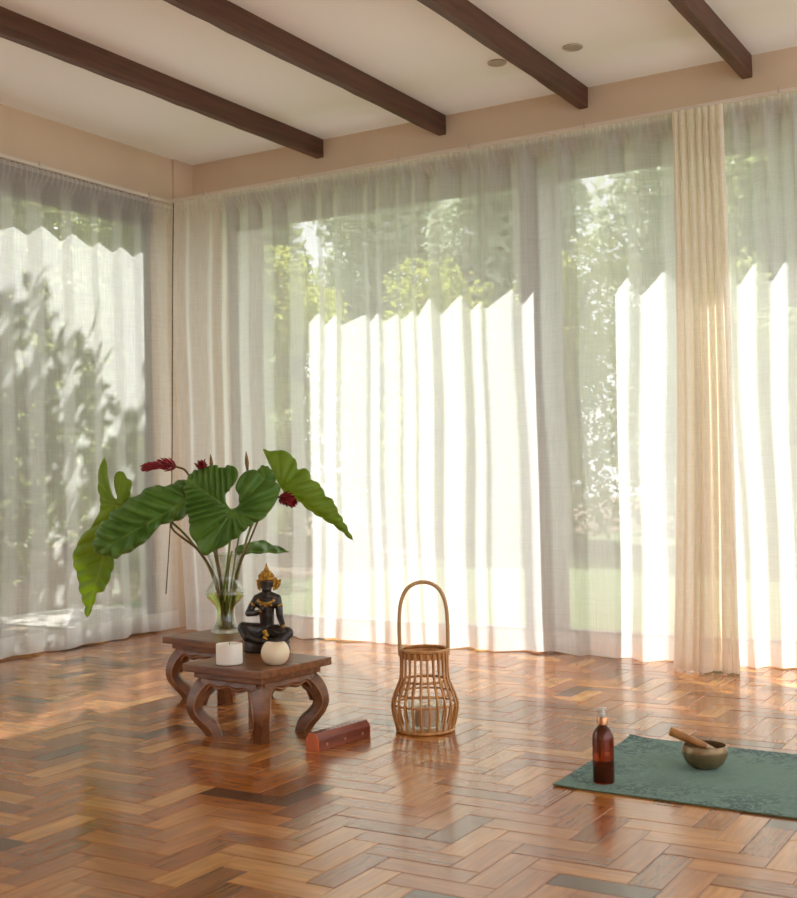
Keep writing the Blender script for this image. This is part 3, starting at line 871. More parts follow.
b.lathe([(p[0] - 0.003, max(p[1], 0.012)) for p in reversed(SP)][:-6], 56, cap0=False, cap1=False)
b.tube([(0.0705 * cos(a), 0.0705 * sin(a), 0.3125) for a in [2 * pi * k / 56 for k in range(56)]], 0.0018, 6, closed=True)
b.build('glass', M['vase'], t, True)
b = MB(); ws = [(p[0] - 0.0036, p[1]) for p in SP if 0.013 <= p[1] <= 0.157]
b.lathe(ws, 56); b.build('water', M['water'], t, True, sharp=50)

def pv(px, py, d=0.0): return at_depth(px, py, VD + d)

def leaf(name, label, J, outline, stem, mat, stemmat, bulge=0.02, pleat=0.006, nv=14, rs=0.0055):
    Jw = pv(*J)
    t = empty(name, Jw, 0, label, 'leaf', 'leaves in the vase')
    # outline measured as (right, down, depth); the tip is the point furthest from the stalk
    base = [Vector(p) for p in outline]; jv = Vector(J)
    tip = max(base, key=lambda p: (p - jv).to_2d().length)
    ax = (tip - jv).to_2d(); La = ax.length; ax.normalize(); sd = Vector((-ax.y, ax.x))
    al = radians(52); lam = La / (nv * 0.36)
    def phase(x, y):
        q = Vector((x - jv.x, y - jv.y)); u = q.dot(ax); v = abs(q.dot(sd))
        u0 = u - v / math.tan(al)
        if u0 >= 0: return u0 / lam
        return -(atan2(v, u) - al) * (La * 0.30) / lam
    ol = spline(base, 6, True); no = len(ol)
    cen = sum((p for p in ol), Vector()) / no
    edge = []
    for i in range(no):
        a, c = ol[i - 1], ol[(i + 1) % no]; tn = (c - a).to_2d().normalized(); nr = Vector((tn.y, -tn.x))
        if i == 0:
            area = sum(ol[k].x * ol[(k + 1) % no].y - ol[(k + 1) % no].x * ol[k].y for k in range(no)); sg = 1 if area > 0 else -1
        far = min(1.0, (ol[i] - jv).to_2d().length / (La * 0.3))
        k_ = abs(sin(pi * phase(ol[i].x, ol[i].y))) - 0.45
        edge.append(ol[i].to_2d() + nr * sg * 1.5 * k_ * far)
    xs = [p.x for p in edge]; ys = [p.y for p in edge]; st = 1.35
    def inside(x, y):
        c = False
        for i in range(no):
            a, b_ = edge[i], edge[i - 1]
            if (a.y > y) != (b_.y > y) and x < (b_.x - a.x) * (y - a.y) / (b_.y - a.y) + a.x: c = not c
        return c
    pts2 = list(edge); y = min(ys); row = 0
    while y < max(ys):
        x = min(xs) + (st / 2 if row % 2 else 0)
        while x < max(xs):
            if inside(x, y) and min((Vector((x, y)) - e).length_squared for e in edge) > 0.5: pts2.append(Vector((x, y)))
            x += st
        y += st * 0.87; row += 1
    from mathutils.geometry import delaunay_2d_cdt
    vo, _, fo_, *_r = delaunay_2d_cdt(pts2, [(i, (i + 1) % no) for i in range(no)], [], 1, 1e-4)
    ctl = base + [jv] + [jv.lerp(tip, k / 4) for k in (1, 2, 3)]
    view = (CAMP - Jw).normalized(); vs = []; att = []
    for p in vo:
        wsum = 0; dsum = 0
        for c in ctl:
            w_ = 1 / ((p - c.to_2d()).length_squared + 2.0) ** 1.3; wsum += w_; dsum += w_ * c.z
        de = sqrt(min((p - e).length_squared for e in edge)); q = p - jv.to_2d()
        v = abs(q.dot(sd)); ph = phase(p.x, p.y); cv = 1 - abs(sin(pi * ph))
        far = min(1.0, q.length / (La * 0.16)); mid = max(0.0, 1 - v / 1.0) if q.dot(ax) > 0 else 0.0
        d = dsum / wsum - bulge * (1 - exp(-de / 7.0)) + 0.010 * exp(-v / 4.0) * (1 if q.dot(ax) > 0 else 0.3)
        d -= pleat * (abs(sin(pi * ph)) - 0.5) * far * (1 - exp(-v / 3.0))
        d += bulge * 0.5 * exp(-de / 2.5)
        vs.append(pv(p.x, p.y, d) - Jw); att.append(max(mid, max(0.0, (cv - 0.80) / 0.2) * 0.75 * (1 - 0.5 * min(1, q.length / La))))
    fs = [tuple(f) for f in fo_]
    me = bpy.data.meshes.new('blade'); me.from_pydata([tuple(p) for p in vs], [], fs); me.materials.append(mat)
    at = me.attributes.new('vein', 'FLOAT', 'POINT'); at.data.foreach_set('value', att)
    me.polygons.foreach_set('use_smooth', [True] * len(me.polygons))
    o = bpy.data.objects.new('blade', me); COL.objects.link(o); o.parent = t
    so = o.modifiers.new('thickness', 'SOLIDIFY'); so.thickness = 0.0007
    pts = spline([Jw] + [pv(*p) for p in stem], 6)
    b = MB(); b.tube([p - Jw for p in pts], [rs * (0.75 + 0.25 * k / len(pts)) for k in range(len(pts))], 10)
    b.build('stalk', stemmat, t, True)
    return t

leaf('philodendron_leaf', 'broad dark green heart-shaped leaf facing front, in the centre of the vase', (232.3, 511, -0.10),
     [(231, 509, -.10), (226, 502, -.09), (226.5, 493, -.085), (232, 487, -.08), (237, 477, -.07), (236, 469, -.06), (230, 465, -.055), (222, 468, -.05), (213, 465, -.045), (203, 469, -.045), (194, 471, -.045), (187, 479, -.05), (184.5, 488, -.06), (186, 497, -.07), (186, 507, -.08), (189, 518, -.09), (190, 531, -.11), (196, 544, -.13), (205, 555, -.15), (216, 550, -.15), (228, 543, -.15), (240, 535, -.15), (247, 528, -.14), (258, 521, -.13), (267, 515, -.11), (273, 505, -.09), (279, 495, -.07), (279.5, 487, -.05), (272, 481, -.045), (263, 478, -.045), (256, 471, -.05), (248, 470, -.055), (242, 475, -.065), (238, 482, -.075), (236.5, 488, -.085), (239, 497, -.09), (238.5, 505, -.095)],
     [(231, 530, -0.04), (228, 560, -0.02), (224, 590, 0.0), (222, 618, 0.0)], M['leaf'], M['stem'], 0.014, 0.024, 22)
leaf('philodendron_leaf', 'dark green arching leaf on the left, overlapping the central leaf', (188, 500, 0.0),
     [(189, 494, .0), (186, 481, .0), (180, 480, .0), (172, 484, -.01), (165, 487, -.01), (158, 485, -.02), (150, 487, -.02), (143, 491, -.03), (136, 497, -.03), (128, 499, -.04), (122, 507, -.05), (112, 512, -.06), (108, 519, -.06), (101, 524, -.07), (96, 534, -.08), (93, 547, -.09), (96, 553, -.10), (105, 555, -.11), (116, 558, -.12), (125, 553, -.13), (133, 551, -.13), (139, 545, -.13), (147, 541, -.12), (154, 531, -.10), (163, 524, -.07), (175, 521, -.04), (185, 517, -.02), (190, 507, .0)],
     [(180, 512, 0.03), (172, 528, 0.02), (198, 550, 0.0), (214, 575, 0.0), (221, 600, -0.005), (224, 628.5, -0.01)], M['leaf'], M['stemd'], 0.03, 0.026, 20)
leaf('philodendron_leaf', 'pale green hanging leaf at the far left with a long drooping tip', (117, 504, 0.10),
     [(116, 499, .10), (112, 494, .10), (109, 480, .11), (107.5, 466, .12), (104, 457, .13), (99.5, 470, .12), (98, 486, .12), (100, 498, .11), (100, 510, .10), (94, 523, .09), (84, 534, .08), (76, 547, .07), (73, 560, .06), (78, 577, .05), (80, 591, .04), (84, 604, .03), (87, 617, .02), (93, 606, .03), (97, 594, .03), (104, 590, .04), (109, 580, .05), (113, 567, .06), (116, 548, .07), (121, 527, .09), (126, 509, .10), (130, 496, .10), (131, 482, .11), (126, 477, .11), (122, 471, .12), (116, 474, .12), (114.5, 485, .11), (117, 496, .10)],
     [(140, 505, 0.10), (175, 525, 0.07), (205, 560, 0.03), (219, 595, 0.01), (228, 620, 0.0)], M['leaf2'], M['stem'], 0.012, 0.014, 22)
leaf('philodendron_leaf', 'bright yellow-green leaf reaching right with a pointed tip', (281, 487, 0.05),
     [(277, 481, .05), (272, 470, .06), (266, 456, .07), (263.5, 449.5, .08), (270, 452, .08), (279, 450, .08), (287, 453, .08), (295, 459, .08), (297, 469, .07), (304, 468, .07), (309, 473, .07), (312, 480, .06), (320, 485, .06), (325, 495, .05), (333, 501, .04), (338, 512, .03), (345, 524, .02), (351, 536, .01), (354.5, 542, .0), (346, 535, .0), (335, 526, .0), (322, 518, .01), (312, 512, .01), (302, 504, .02), (293, 497, .03), (285, 493, .04)],
     [(266, 502, 0.04), (252, 525, 0.03), (243, 552, 0.02), (234, 585, 0.01), (229, 628.5, 0.0)], M['leaf2'], M['stem'], 0.014, 0.014, 20)
leaf('philodendron_leaf', 'narrow green leaf seen almost edge-on just above the vase rim', (232, 551, 0.04),
     [(236, 547, .08), (247, 544, .12), (260, 540, .15), (268, 543, .13), (279, 547, .08), (289, 552, .03), (276, 553, -.01), (262, 553, -.03), (248, 554, -.02), (236, 555, .02)],
     [(229, 565, 0.02), (227, 590, 0.0), (226, 620, 0.0)], M['leaf'], M['stem'], 0.006, 0.003, 9)
leaf('philodendron_leaf', 'small dark leaf peeping out behind the central leaf, near its right top', (266, 482, 0.02),
     [(262, 478, .02), (258, 471, .04), (262, 466, .05), (268, 467, .05), (274, 474, .04), (275, 481, .03), (271, 487, .02)],
     [(256, 510, 0.03), (245, 545, 0.02), (236, 585, 0.01), (231, 618, 0.01)], M['leaf'], M['stem'], 0.004, 0.002, 7)

def ginger(label, pts, stem, n, ln, r, seed):
    """torch of pointed red bracts set around a short spike"""
    A = [pv(*p) for p in pts]; base = A[0]
    t = empty('red_ginger', base, 0, label, 'flower', 'red ginger flowers in the vase')
    sp = spline(A, 8); rr = random.Random(seed); b = MB()
    for k in range(n):
        f = (k + 0.5) / n; i = min(int(f * (len(sp) - 1)), len(sp) - 2)
        p = sp[i].lerp(sp[i + 1], f * (len(sp) - 1) - i); d = (sp[i + 1] - sp[i]).normalized()
        u = d.cross(Vector((0.3, 0.2, 1))).normalized(); w = d.cross(u); a = k * 2.4
        o_ = u * cos(a) + w * sin(a); l = ln * rr.uniform(0.7, 1.15) * (1 - 0.35 * f)
        tip = p + d * l * (0.75 + 0.3 * f) + o_ * l * (0.65 - 0.35 * f)
        b.tube([p - base, p.lerp(tip, 0.35) + o_ * l * 0.12 - base, p.lerp(tip, 0.75) + o_ * l * 0.06 - base, tip - base], [r * 0.5, r, r * 0.7, r * 0.1], 6)
    b.build('bracts', M['red'], t, True)
    ps = spline([A[-1]] + A[::-1][1:] + [pv(*p) for p in stem], 6) if len(A) > 1 else []
    b = MB(); b.tube([p - base for p in ps], 0.0042, 8); b.build('stalk', M['stemd'], t, True)
ginger('red ginger flower furthest left, pointing left above the leaves', [(177, 467, 0.02), (165, 465, 0.01), (154, 466, 0.0), (148, 467, -0.005)], [(188, 474, 0.03), (203, 510, 0.03), (216, 560, 0.02), (223, 600, 0.01), (226, 628.5, 0.01)], 64, 0.048, 0.0046, 1)
ginger('small red ginger flower peeping over the top of the central leaf', [(202, 468, 0.01), (202, 466, -0.02), (201.5, 465, -0.045)], [(206, 500, 0.03), (217, 555, 0.02), (224, 600, 0.015), (229, 628.5, 0.012)], 54, 0.046, 0.0044, 2)
ginger('red ginger flower on the right, under the bright yellow-green leaf', [(280, 497, -0.02), (286, 499, -0.045), (290, 501, -0.065)], [(266, 505, 0.0), (248, 545, 0.0), (236, 580, -0.005), (231, 628.5, -0.01)], 70, 0.056, 0.0044, 3)

def bract(label, top, base, stem, r):
    A, B_ = pv(*top), pv(*base)
    t = empty('dry_bract', B_, 0, label, 'dried flower', 'dry brown bracts in the vase')
    b = MB(); m = A.lerp(B_, 0.6)
    b.tube([A - B_, A.lerp(B_, 0.3) - B_, m - B_, Vector((0, 0, 0))], [0.0008, r * 0.7, r, r * 0.5], 8); b.build('bract', M['bract'], t, True)
    b = MB(); b.tube([p - B_ for p in spline([B_] + [pv(*p) for p in stem], 6)], 0.0035, 8); b.build('stalk', M['stem'], t, True)
bract('dry brown pointed bract standing above the right half of the central leaf', (246, 451, 0.0), (247.5, 471, 0.01), [(243, 510, 0.02), (235, 560, 0.02), (229, 600, 0.015), (225, 628.5, 0.015)], 0.0085)
bract('dry brown pointed bract above the left half of the central leaf', (210.5, 454, 0.0), (212, 470, 0.01), [(213, 510, 0.03), (218, 560, 0.025), (222, 600, 0.02), (222, 620, 0.015)], 0.0075)

# ------------------------------------------------------------------ wooden incense box
t = empty('incense_box', (2.505, -1.972, 0.0006), radians(-5.5), 'red-brown wooden incense box lying on the floor in front of the table', 'box')
b = MB(); hwid, hh, L2 = 0.026, 0.054, 0.132
prof = [(-hwid, 0), (hwid, 0), (hwid, 0.034), (0.013, hh), (-0.013, hh), (-hwid, 0.034)]
lower = [(-hwid, 0), (hwid, 0), (hwid, 0.030), (-hwid, 0.030)]
b.prism(lower, 'y', -L2 + 0.003, L2 - 0.003); b.build('tray', M['box'], t)
upper = [(-hwid, 0.0306), (hwid, 0.0306), (hwid, 0.034), (0.014, hh), (-0.014, hh), (-hwid, 0.034)]
b = MB(); b.prism(upper, 'y', -L2 + 0.003, L2 - 0.003); lid = b.build('lid', M['box'], t)
for s in (-1, 1):
    b = MB(); b.prism(prof, 'y', s * (L2 - 0.003), s * L2); tag(b.build('end_panel', M['boxend'], t), 'paler orange-brown end of the box')
b = MB()
for k in range(20):       # pierced holes: dark plugs along the top
    y = -0.105 + 0.0105 * k; b.ball((0.006 * (1 if k % 2 else -1), y, hh), 0.0028, 8, 4, 1, 1, 0.35)
b.build('pierced_holes', M['darkmetal'], lid, True)
for y in (-0.09, 0.0, 0.09):
    b = MB(); b.ball((hwid, y, 0.016), 0.0055, 10, 6, 0.25, 1, 1); b.build('inlay', M['inlay'], t, True)

# ------------------------------------------------------------------ cane lantern
lv = on_z(425.8, 736.5, 0); vdl = Vector((-0.50, 0.866, 0)); lc = lv + vdl * 0.095
t = empty('cane_lantern', (lc.x, lc.y, 0.0006), radians(30), 'bamboo cane lantern with a tall looped handle, standing on the floor', 'lantern')
LP = [(0.093, 0.006), (0.101, 0.03), (0.108, 0.06), (0.111, 0.085), (0.107, 0.108), (0.097, 0.135), (0.087, 0.158), (0.081, 0.178), (0.079, 0.21), (0.079, 0.266)]
lsp = spline([(r, z, 0) for r, z in LP], 4)
def lr(z):
    for a, c in zip(lsp[:-1], lsp[1:]):
        if a[1] <= z <= c[1]: return a[0] + (c[0] - a[0]) * (z - a[1]) / max(1e-6, c[1] - a[1])
    return lsp[-1][0]
NR = 24
for k in range(NR):
    a = 2 * pi * (k + 0.5) / NR; b = MB()
    b.tube([(p[0] * cos(a), p[0] * sin(a), p[1]) for p in lsp], 0.0038, 8); b.build('cane_rib', M['cane'], t, True)
def ring(r, z, rad, nm='cane_ring'):
    b = MB(); b.tube([(r * cos(x), r * sin(x), z) for x in [2 * pi * k / 48 for k in range(48)]], rad, 8, closed=True); b.build(nm, M['cane'], t, True)
ring(0.094, 0.006, 0.006); ring(lr(0.09) - 0.006, 0.09, 0.0036); ring(lr(0.12) - 0.006, 0.125, 0.0036); ring(lr(0.165) - 0.006, 0.168, 0.0042); ring(0.0725, 0.246, 0.004); ring(0.0805, 0.271, 0.0045, 'rim')
b = MB(); b.lathe([(0.0735, 0.248), (0.0750, 0.248), (0.0765, 0.262), (0.084, 0.266), (0.084, 0.272), (0.0735, 0.272)], 48, cap0=False, cap1=False); b.build('rim_band', M['cane'], t, True, sharp=40)
b = MB(); b.lathe([(0.088, 0.004), (0.090, 0.012)], 48); b.build('base', M['cane'], t)
hp = [(-0.080, 0, 0.250), (-0.081, 0, 0.30), (-0.081, 0, 0.36), (-0.076, 0, 0.42), (-0.059, 0, 0.465), (-0.032, 0, 0.488), (0, 0, 0.495), (0.032, 0, 0.488), (0.059, 0, 0.465), (0.076, 0, 0.42), (0.081, 0, 0.36), (0.081, 0, 0.30), (0.080, 0, 0.250)]
b = MB(); b.tube(spline(hp, 5), 0.0068, 10); b.build('handle', M['caneh'], t, True)
t2 = empty('glass_candle_jar', (lc.x, lc.y, 0.0134), 0, 'clear glass jar inside the cane lantern', 'jar')
b = MB(); b.lathe([(0.055, 0.0), (0.058, 0.003), (0.058, 0.085), (0.056, 0.087), (0.055, 0.085), (0.055, 0.004), (0.02, 0.004)], 40, cap1=False); b.build('glass', M['jar'], t2, True, sharp=50)
t3 = empty('lantern_candle', (lc.x, lc.y, 0.0178), 0, 'pinkish candle standing in the glass jar inside the lantern', 'candle')
b = MB(); b.lathe([(0.034, 0.0), (0.034, 0.058), (0.031, 0.060), (0.01, 0.058)], 32); b.build('wax', M['pink'], t3, True, sharp=50)
b = MB(); b.tube([(0, 0, 0.057), (0.001, 0, 0.068)], 0.001, 6); b.build('wick', M['wick'], t3, True)

# ------------------------------------------------------------------ yoga mat, bottle, bowl, mallet
MX, MY = 3.320, -1.829
b = MB(); nx, ny = 60, 30; Lm = 1.75; Wm = 0.655; th = 0.0042; vs = []
def mz(x, y):
    c = max(0, 1 - sqrt((x - 0.0) ** 2 + (y - Wm / 2) ** 2) / 0.09)
    c2 = max(0, 1 - sqrt((x - 0.0) ** 2 + (y + Wm / 2) ** 2) / 0.07)
    return 0.007 * c * c + 0.002 * c2
for s in (1, 0):
    for i in range(nx + 1):
        for j in range(ny + 1):
            x = Lm * i / nx; y = Wm * (j / ny - 0.5)
            vs.append((x - 0.06 * y, y, 0.0008 + s * th + mz(x, y)))
N = (nx + 1) * (ny + 1); fs = []
for i in range(nx):
    for j in range(ny):
        a = i * (ny + 1) + j; fs.append((a, a + ny + 1, a + ny + 2, a + 1))
b.add(vs[:N], fs)
o = empty('yoga_mat', (MX, MY, 0), radians(-2.2), 'green yoga mat with a darker leafy border print, on the floor', 'mat')
b.build('printed_top', M['mat'], o, True)
b = MB(); e = [i * (ny + 1) for i in range(nx + 1)] + [nx * (ny + 1) + j for j in range(1, ny + 1)] + [i * (ny + 1) + ny for i in range(nx - 1, -1, -1)] + [j for j in range(ny - 1, 0, -1)]
top = [Vector(vs[i]) - Vector((0, 0, 0.0003)) for i in e]; bot = [Vector(vs[i + N]) for i in e]; k = len(e)
b.add(top + bot, [(i, (i + 1) % k, (i + 1) % k + k, i + k) for i in range(k)])
b.add(vs[N:], [tuple(reversed(f)) for f in fs]); b.build('backing', M['matback'], o)
MZ = 0.0052

bv = on_z(604, 785, MZ); bc = bv + Vector((-0.36, 0.93, 0)) * 0.03
t = empty('spray_bottle', (bc.x, bc.y, MZ), 0, 'amber brown bottle with copper collar standing on the yoga mat', 'bottle')
BP = [(0.020, 0.0), (0.027, 0.0), (0.0295, 0.003), (0.0295, 0.120), (0.028, 0.132), (0.022, 0.145), (0.014, 0.153), (0.0115, 0.156), (0.0115, 0.163)]
b = MB(); b.lathe(BP, 40); b.build('body', M['amber'], t, True, sharp=50)
b = MB(); b.lathe([(0.02, 0.003), (0.0275, 0.005), (0.0275, 0.062)], 36); b.build('liquid', M['liquid'], t, True, sharp=50)
b = MB(); b.lathe([(0.0135, 0.157), (0.0150, 0.158), (0.0150, 0.176), (0.0140, 0.178)], 32); b.build('collar', M['copper'], t, True, sharp=40)
b = MB(); b.lathe([(0.0085, 0.178), (0.0085, 0.186), (0.0055, 0.188), (0.0055, 0.197)], 24); b.build('pump', M['white'], t, True, sharp=40)
b = MB(); b.lathe([(0.0138, 0.178), (0.0138, 0.198), (0.0125, 0.202), (0.009, 0.203)], 32, cap0=False); b.build('cap', M['capclear'], t, True, sharp=50)
b = MB()
for z, w in ((0.084, 0.008), (0.078, 0.006)):   # faint pale print on the front of the bottle
    a0 = atan2(CAMP.y - bc.y, CAMP.x - bc.x) + 0.35
    for k in range(2):
        pts = [((0.0298) * cos(a0 + q), 0.0298 * sin(a0 + q), z + 0.003 * k) for q in (-w / 0.03, -w / 0.06, 0, w / 0.06, w / 0.03)]
        b.tube(pts, 0.0003, 4)
b.build('faint_print', M['copper'], t)

wv = on_z(705, 770.5, MZ); wc = wv + Vector((-0.27, 0.96, 0)) * 0.034
t = empty('singing_bowl', (wc.x, wc.y, MZ + 0.0004), 0, 'bronze singing bowl standing on the yoga mat', 'bowl')
WP = [(0.012, 0.0), (0.030, 0.001), (0.044, 0.010), (0.055, 0.024), (0.0605, 0.040), (0.061, 0.052), (0.0585, 0.0625), (0.0575, 0.065), (0.0555, 0.065), (0.0555, 0.060), (0.0575, 0.050), (0.057, 0.040), (0.052, 0.026), (0.042, 0.013), (0.026, 0.005), (0.004, 0.004)]
b = MB(); b.lathe([(p[0] * 1.05, p[1]) for p in spline([(r, z, 0) for r, z in WP], 3)], 56); b.build('shell', M['bronze'], t, True, sharp=60)
b = MB(); b.tube([(0.0643 * cos(a), 0.0643 * sin(a), 0.0495) for a in [2 * pi * k / 56 for k in range(56)]], 0.0009, 6, closed=True); b.build('engraved_line', M['bronze'], t, True)
# mallet leaning over the rim on the viewer's left
rgt = Vector((R[0][0], R[1][0], 0)).normalized(); tow = Vector((CAMP.x - wc.x, CAMP.y - wc.y, 0)).normalized()
P0 = Vector((wc.x, wc.y, MZ)) + rgt * 0.046 + tow * 0.012 + Vector((0, 0, 0.043))
P1 = Vector((wc.x, wc.y, MZ)) - rgt * 0.098 + tow * (-0.010) + Vector((0, 0, 0.104))
dirm = (P1 - P0).normalized()
# lift so that the stick just rests on the rim
t = empty('bowl_mallet', P0, 0, 'wooden mallet leaning in the bronze bowl', 'mallet')
ln = (P1 - P0).length
b = MB(); b.tube([dirm * (0.044), dirm * 0.05, dirm * (ln - 0.004), dirm * ln], [0.0092, 0.0105, 0.0128, 0.0108], 16); b.build('handle', M['mallet'], t, True, sharp=50)
b = MB(); b.tube([dirm * 0.0, dirm * 0.003, dirm * 0.044], [0.004, 0.006, 0.0088], 16); tag(b.build('striking_end', M['suede'], t, True, sharp=50), 'paler tapered tip of the mallet')

# ------------------------------------------------------------------ the garden outside
struct('ground', M['lawn'], lambda b: b.box(-2.2, 1.6, -0.3, 30, 40, -0.12))
struct('ground_bed', M['litter'], lambda b: [b.box(-30, -30, -0.3, -2.2, 40, -0.11), b.box(-2.2, -30, -0.3, -0.1, 0.9, -0.11)])
struct('ground_terrace', M['pave'], lambda b: b.box(-2.2, 0.46, -0.3, 9, 1.6, -0.1))

def foliage(rr, blobs, nleaf, size, flat=0.0):
    """leaves as small folded blades scattered through a set of ellipsoids (c, r)"""
    b = MB(); vol = [q[1][0] * q[1][1] * q[1][2] for q in blobs]; tv = sum(vol)
    for (c, r), vv in zip(blobs, vol):
        for _ in range(int(nleaf * vv / tv)):
            while True:
                p = Vector((rr.uniform(-1, 1), rr.uniform(-1, 1), rr.uniform(-1, 1)))
                if 0.25 < p.length < 1: break
            p = Vector((c[0] + p.x * r[0], c[1] + p.y * r[1], c[2] + p.z * r[2]))
            d = Vector((rr.gauss(0, 1), rr.gauss(0, 1), rr.gauss(-0.5, 0.8))).normalized()
            s = d.cross(Vector((rr.gauss(0, 1), rr.gauss(0, 1), rr.gauss(0, 1)))).normalized()
            nn = d.cross(s); l = size * rr.uniform(0.6, 1.3); w = l * 0.42
            m = p + d * l * 0.5
            b.add([p, m + s * w * 0.5 + nn * l * 0.06, p + d * l - nn * l * 0.06, m - s * w * 0.5 + nn * l * 0.06], [(0, 1, 2), (0, 2, 3)])
    return b
def branches(rr, h, blobs, r0):
    b = MB(); top = Vector((0, 0, h * 0.75))
    b.tube(spline([(0, 0, -0.15), (0.04 * h * rr.uniform(-1, 1), 0.04 * h * rr.uniform(-1, 1), h * 0.3), tuple(top)], 4), [r0 * (1 - 0.07 * k) for k in range(9)], 8)
    for c, r in blobs:
        z = rr.uniform(0.25, 0.65) * h
        b.tube(spline([(0, 0, z), (c[0] * 0.5, c[1] * 0.5, (z + c[2]) / 2 + 0.1), tuple(c)], 3), [r0 * 0.5 - r0 * 0.05 * k for k in range(7)], 6)
    return b
def tree(name, label, loc, h, spread, blobsn, nleaf, size, leafmat, seed, group, low=0.35, r0=0.08):
    rr = random.Random(seed)
    t = empty(name, loc, 0, label, 'tree' if 'tree' in name else 'shrub', group)
    bl = []
    for k in range(blobsn):
        f = (k + 0.5) / blobsn; z = h * (low + (0.93 - low) * f); a = k * 2.4 + seed
        rad = spread * (0.55 if 0.15 < f < 0.8 else 0.35) * rr.uniform(0.7, 1.1)
        bl.append(((rad * cos(a), rad * sin(a), z), (spread * rr.uniform(0.4, 0.62), spread * rr.uniform(0.4, 0.62), h * rr.uniform(0.09, 0.16))))
    foliage(rr, bl, nleaf, size).build('crown', leafmat, t)
    branches(rr, h, bl, r0).build('trunk', M['bark'], t, True)
    return t
G1, G2 = 'trees and shrubs seen through the back window', 'trees and shrubs seen through the left window'
spec = [  # back window: a line of trees with shrubs before them
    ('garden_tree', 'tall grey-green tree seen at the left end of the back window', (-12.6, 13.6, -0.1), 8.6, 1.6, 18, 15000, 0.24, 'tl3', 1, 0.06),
    ('garden_tree', 'tall dark tree seen above the plant', (-8.0, 11.0, -0.1), 7.2, 1.2, 18, 15000, 0.24, 'tl1', 2, 0.06),
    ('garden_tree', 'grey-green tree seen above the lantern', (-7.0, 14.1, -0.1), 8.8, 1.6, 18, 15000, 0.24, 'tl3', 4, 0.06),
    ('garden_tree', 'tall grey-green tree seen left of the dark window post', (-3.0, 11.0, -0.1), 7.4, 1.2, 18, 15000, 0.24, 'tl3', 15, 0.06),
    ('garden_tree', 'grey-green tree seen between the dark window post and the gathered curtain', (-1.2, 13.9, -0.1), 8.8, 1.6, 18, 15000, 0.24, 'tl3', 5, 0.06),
    ('garden_tree', 'tall tree seen at the right edge of the photo', (1.35, 11.0, -0.1), 7.4, 1.2, 18, 15000, 0.24, 'tl1', 9, 0.06),
    ('garden_shrub', 'bright shrub seen at the left end of the back window', (-6.9, 8.6, -0.1), 4.2, 0.95, 10, 4200, 0.13, 'tl2', 3, 0.05),
    ('garden_shrub', 'bright shrub seen above the right-hand leaf of the plant', (-4.9, 8.2, -0.1), 4.3, 0.95, 10, 4200, 0.13, 'tl2', 14, 0.05),
    ('garden_shrub', 'sunlit shrub seen left of the dark window post', (-2.9, 8.5, -0.1), 3.9, 0.95, 10, 4200, 0.13, 'tl2', 6, 0.05),
    ('garden_shrub', 'yellow-green shrub seen just right of the dark window post', (-0.9, 8.3, -0.1), 3.9, 0.95, 10, 4200, 0.13, 'tl2', 16, 0.05),
    ('garden_shrub', 'dull green shrub seen right of the gathered curtain', (1.1, 8.7, -0.1), 3.3, 0.95, 10, 4200, 0.13, 'tl1', 8, 0.05),
    ('garden_shrub', 'dark shrub close outside the left end of the back window', (-3.6, 4.9, -0.1), 3.2, 0.8, 9, 3000, 0.12, 'tl1', 10, 0.05),
]
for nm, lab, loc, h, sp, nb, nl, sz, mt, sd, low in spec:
    tree(nm, lab, loc, h, sp, nb, nl, sz, M[mt], sd, G1, low)
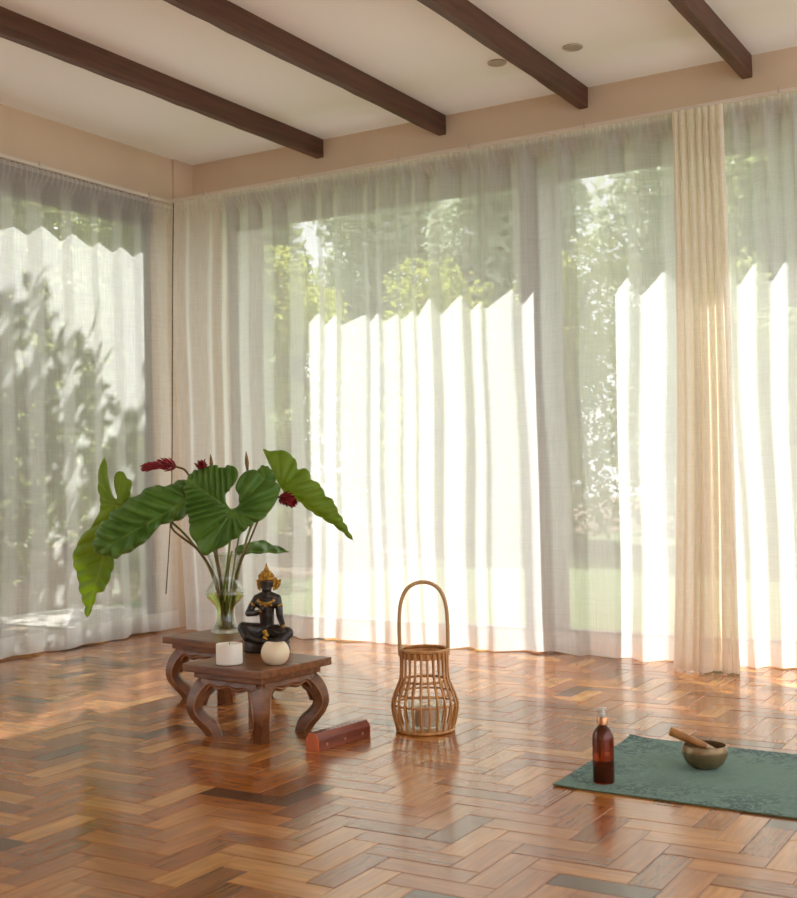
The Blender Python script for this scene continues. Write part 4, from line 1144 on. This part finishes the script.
spec = [
    ('garden_shrub', 'large-leaved shrub close outside the left window, near the corner', (-1.75, 1.75, -0.1), 4.12, 0.75, 16, 7500, 0.13, 'tl1', 21, 0.10),
    ('garden_shrub', 'large-leaved shrub outside the middle of the left window', (-1.7, 0.2, -0.1), 4.1, 0.75, 16, 7500, 0.13, 'tl1', 22, 0.10),
    ('garden_shrub', 'large-leaved shrub at the left edge of the photo, outside the window', (-1.65, -1.35, -0.1), 4.1, 0.75, 16, 7500, 0.13, 'tl1', 23, 0.10),
    ('garden_tree', 'yellow-green tree further behind the left window shrubs', (-5.0, 2.6, -0.1), 5.2, 1.1, 12, 6000, 0.15, 'tl2', 24, 0.08),
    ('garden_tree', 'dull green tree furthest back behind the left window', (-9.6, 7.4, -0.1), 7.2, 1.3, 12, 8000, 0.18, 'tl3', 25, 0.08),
    ('garden_tree', 'dark tree at the back left corner of the garden', (-6.2, 5.2, -0.1), 6.2, 1.2, 12, 7000, 0.16, 'tl1', 26, 0.08),
]
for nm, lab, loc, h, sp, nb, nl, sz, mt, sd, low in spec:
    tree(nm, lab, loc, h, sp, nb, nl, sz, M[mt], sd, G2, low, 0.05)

# ------------------------------------------------------------------ light
sl = bpy.data.lights.new('sun', 'SUN'); so = bpy.data.objects.new('sun', sl); COL.objects.link(so)
sl.energy = 10; sl.angle = radians(0.53); sl.color = (1.0, 0.975, 0.945)
d = Vector((1.38, -1.36, -2.08)).normalized()
so.rotation_euler = d.to_track_quat('-Z', 'Y').to_euler(); so.location = (-6, 6, 9)

w = bpy.data.worlds.new('sky'); S.world = w; w.use_nodes = True; nt = w.node_tree; nt.nodes.clear()
bg = nt.nodes.new('ShaderNodeBackground'); wo = nt.nodes.new('ShaderNodeOutputWorld')
bg.inputs[0].default_value = (0.975, 0.985, 1.0, 1); bg.inputs[1].default_value = 1.75
nt.links.new(bg.outputs[0], wo.inputs[0])

S.view_settings.view_transform = 'Standard'; S.view_settings.look = 'None'
S.view_settings.gamma = 1; S.view_settings.use_curve_mapping = False
S.view_settings.exposure = 0.22
cy = S.cycles
cy.max_bounces = 12; cy.diffuse_bounces = 5; cy.glossy_bounces = 4; cy.transmission_bounces = 8; cy.transparent_max_bounces = 40
cy.caustics_reflective = False; cy.caustics_refractive = False
cy.use_denoising = True
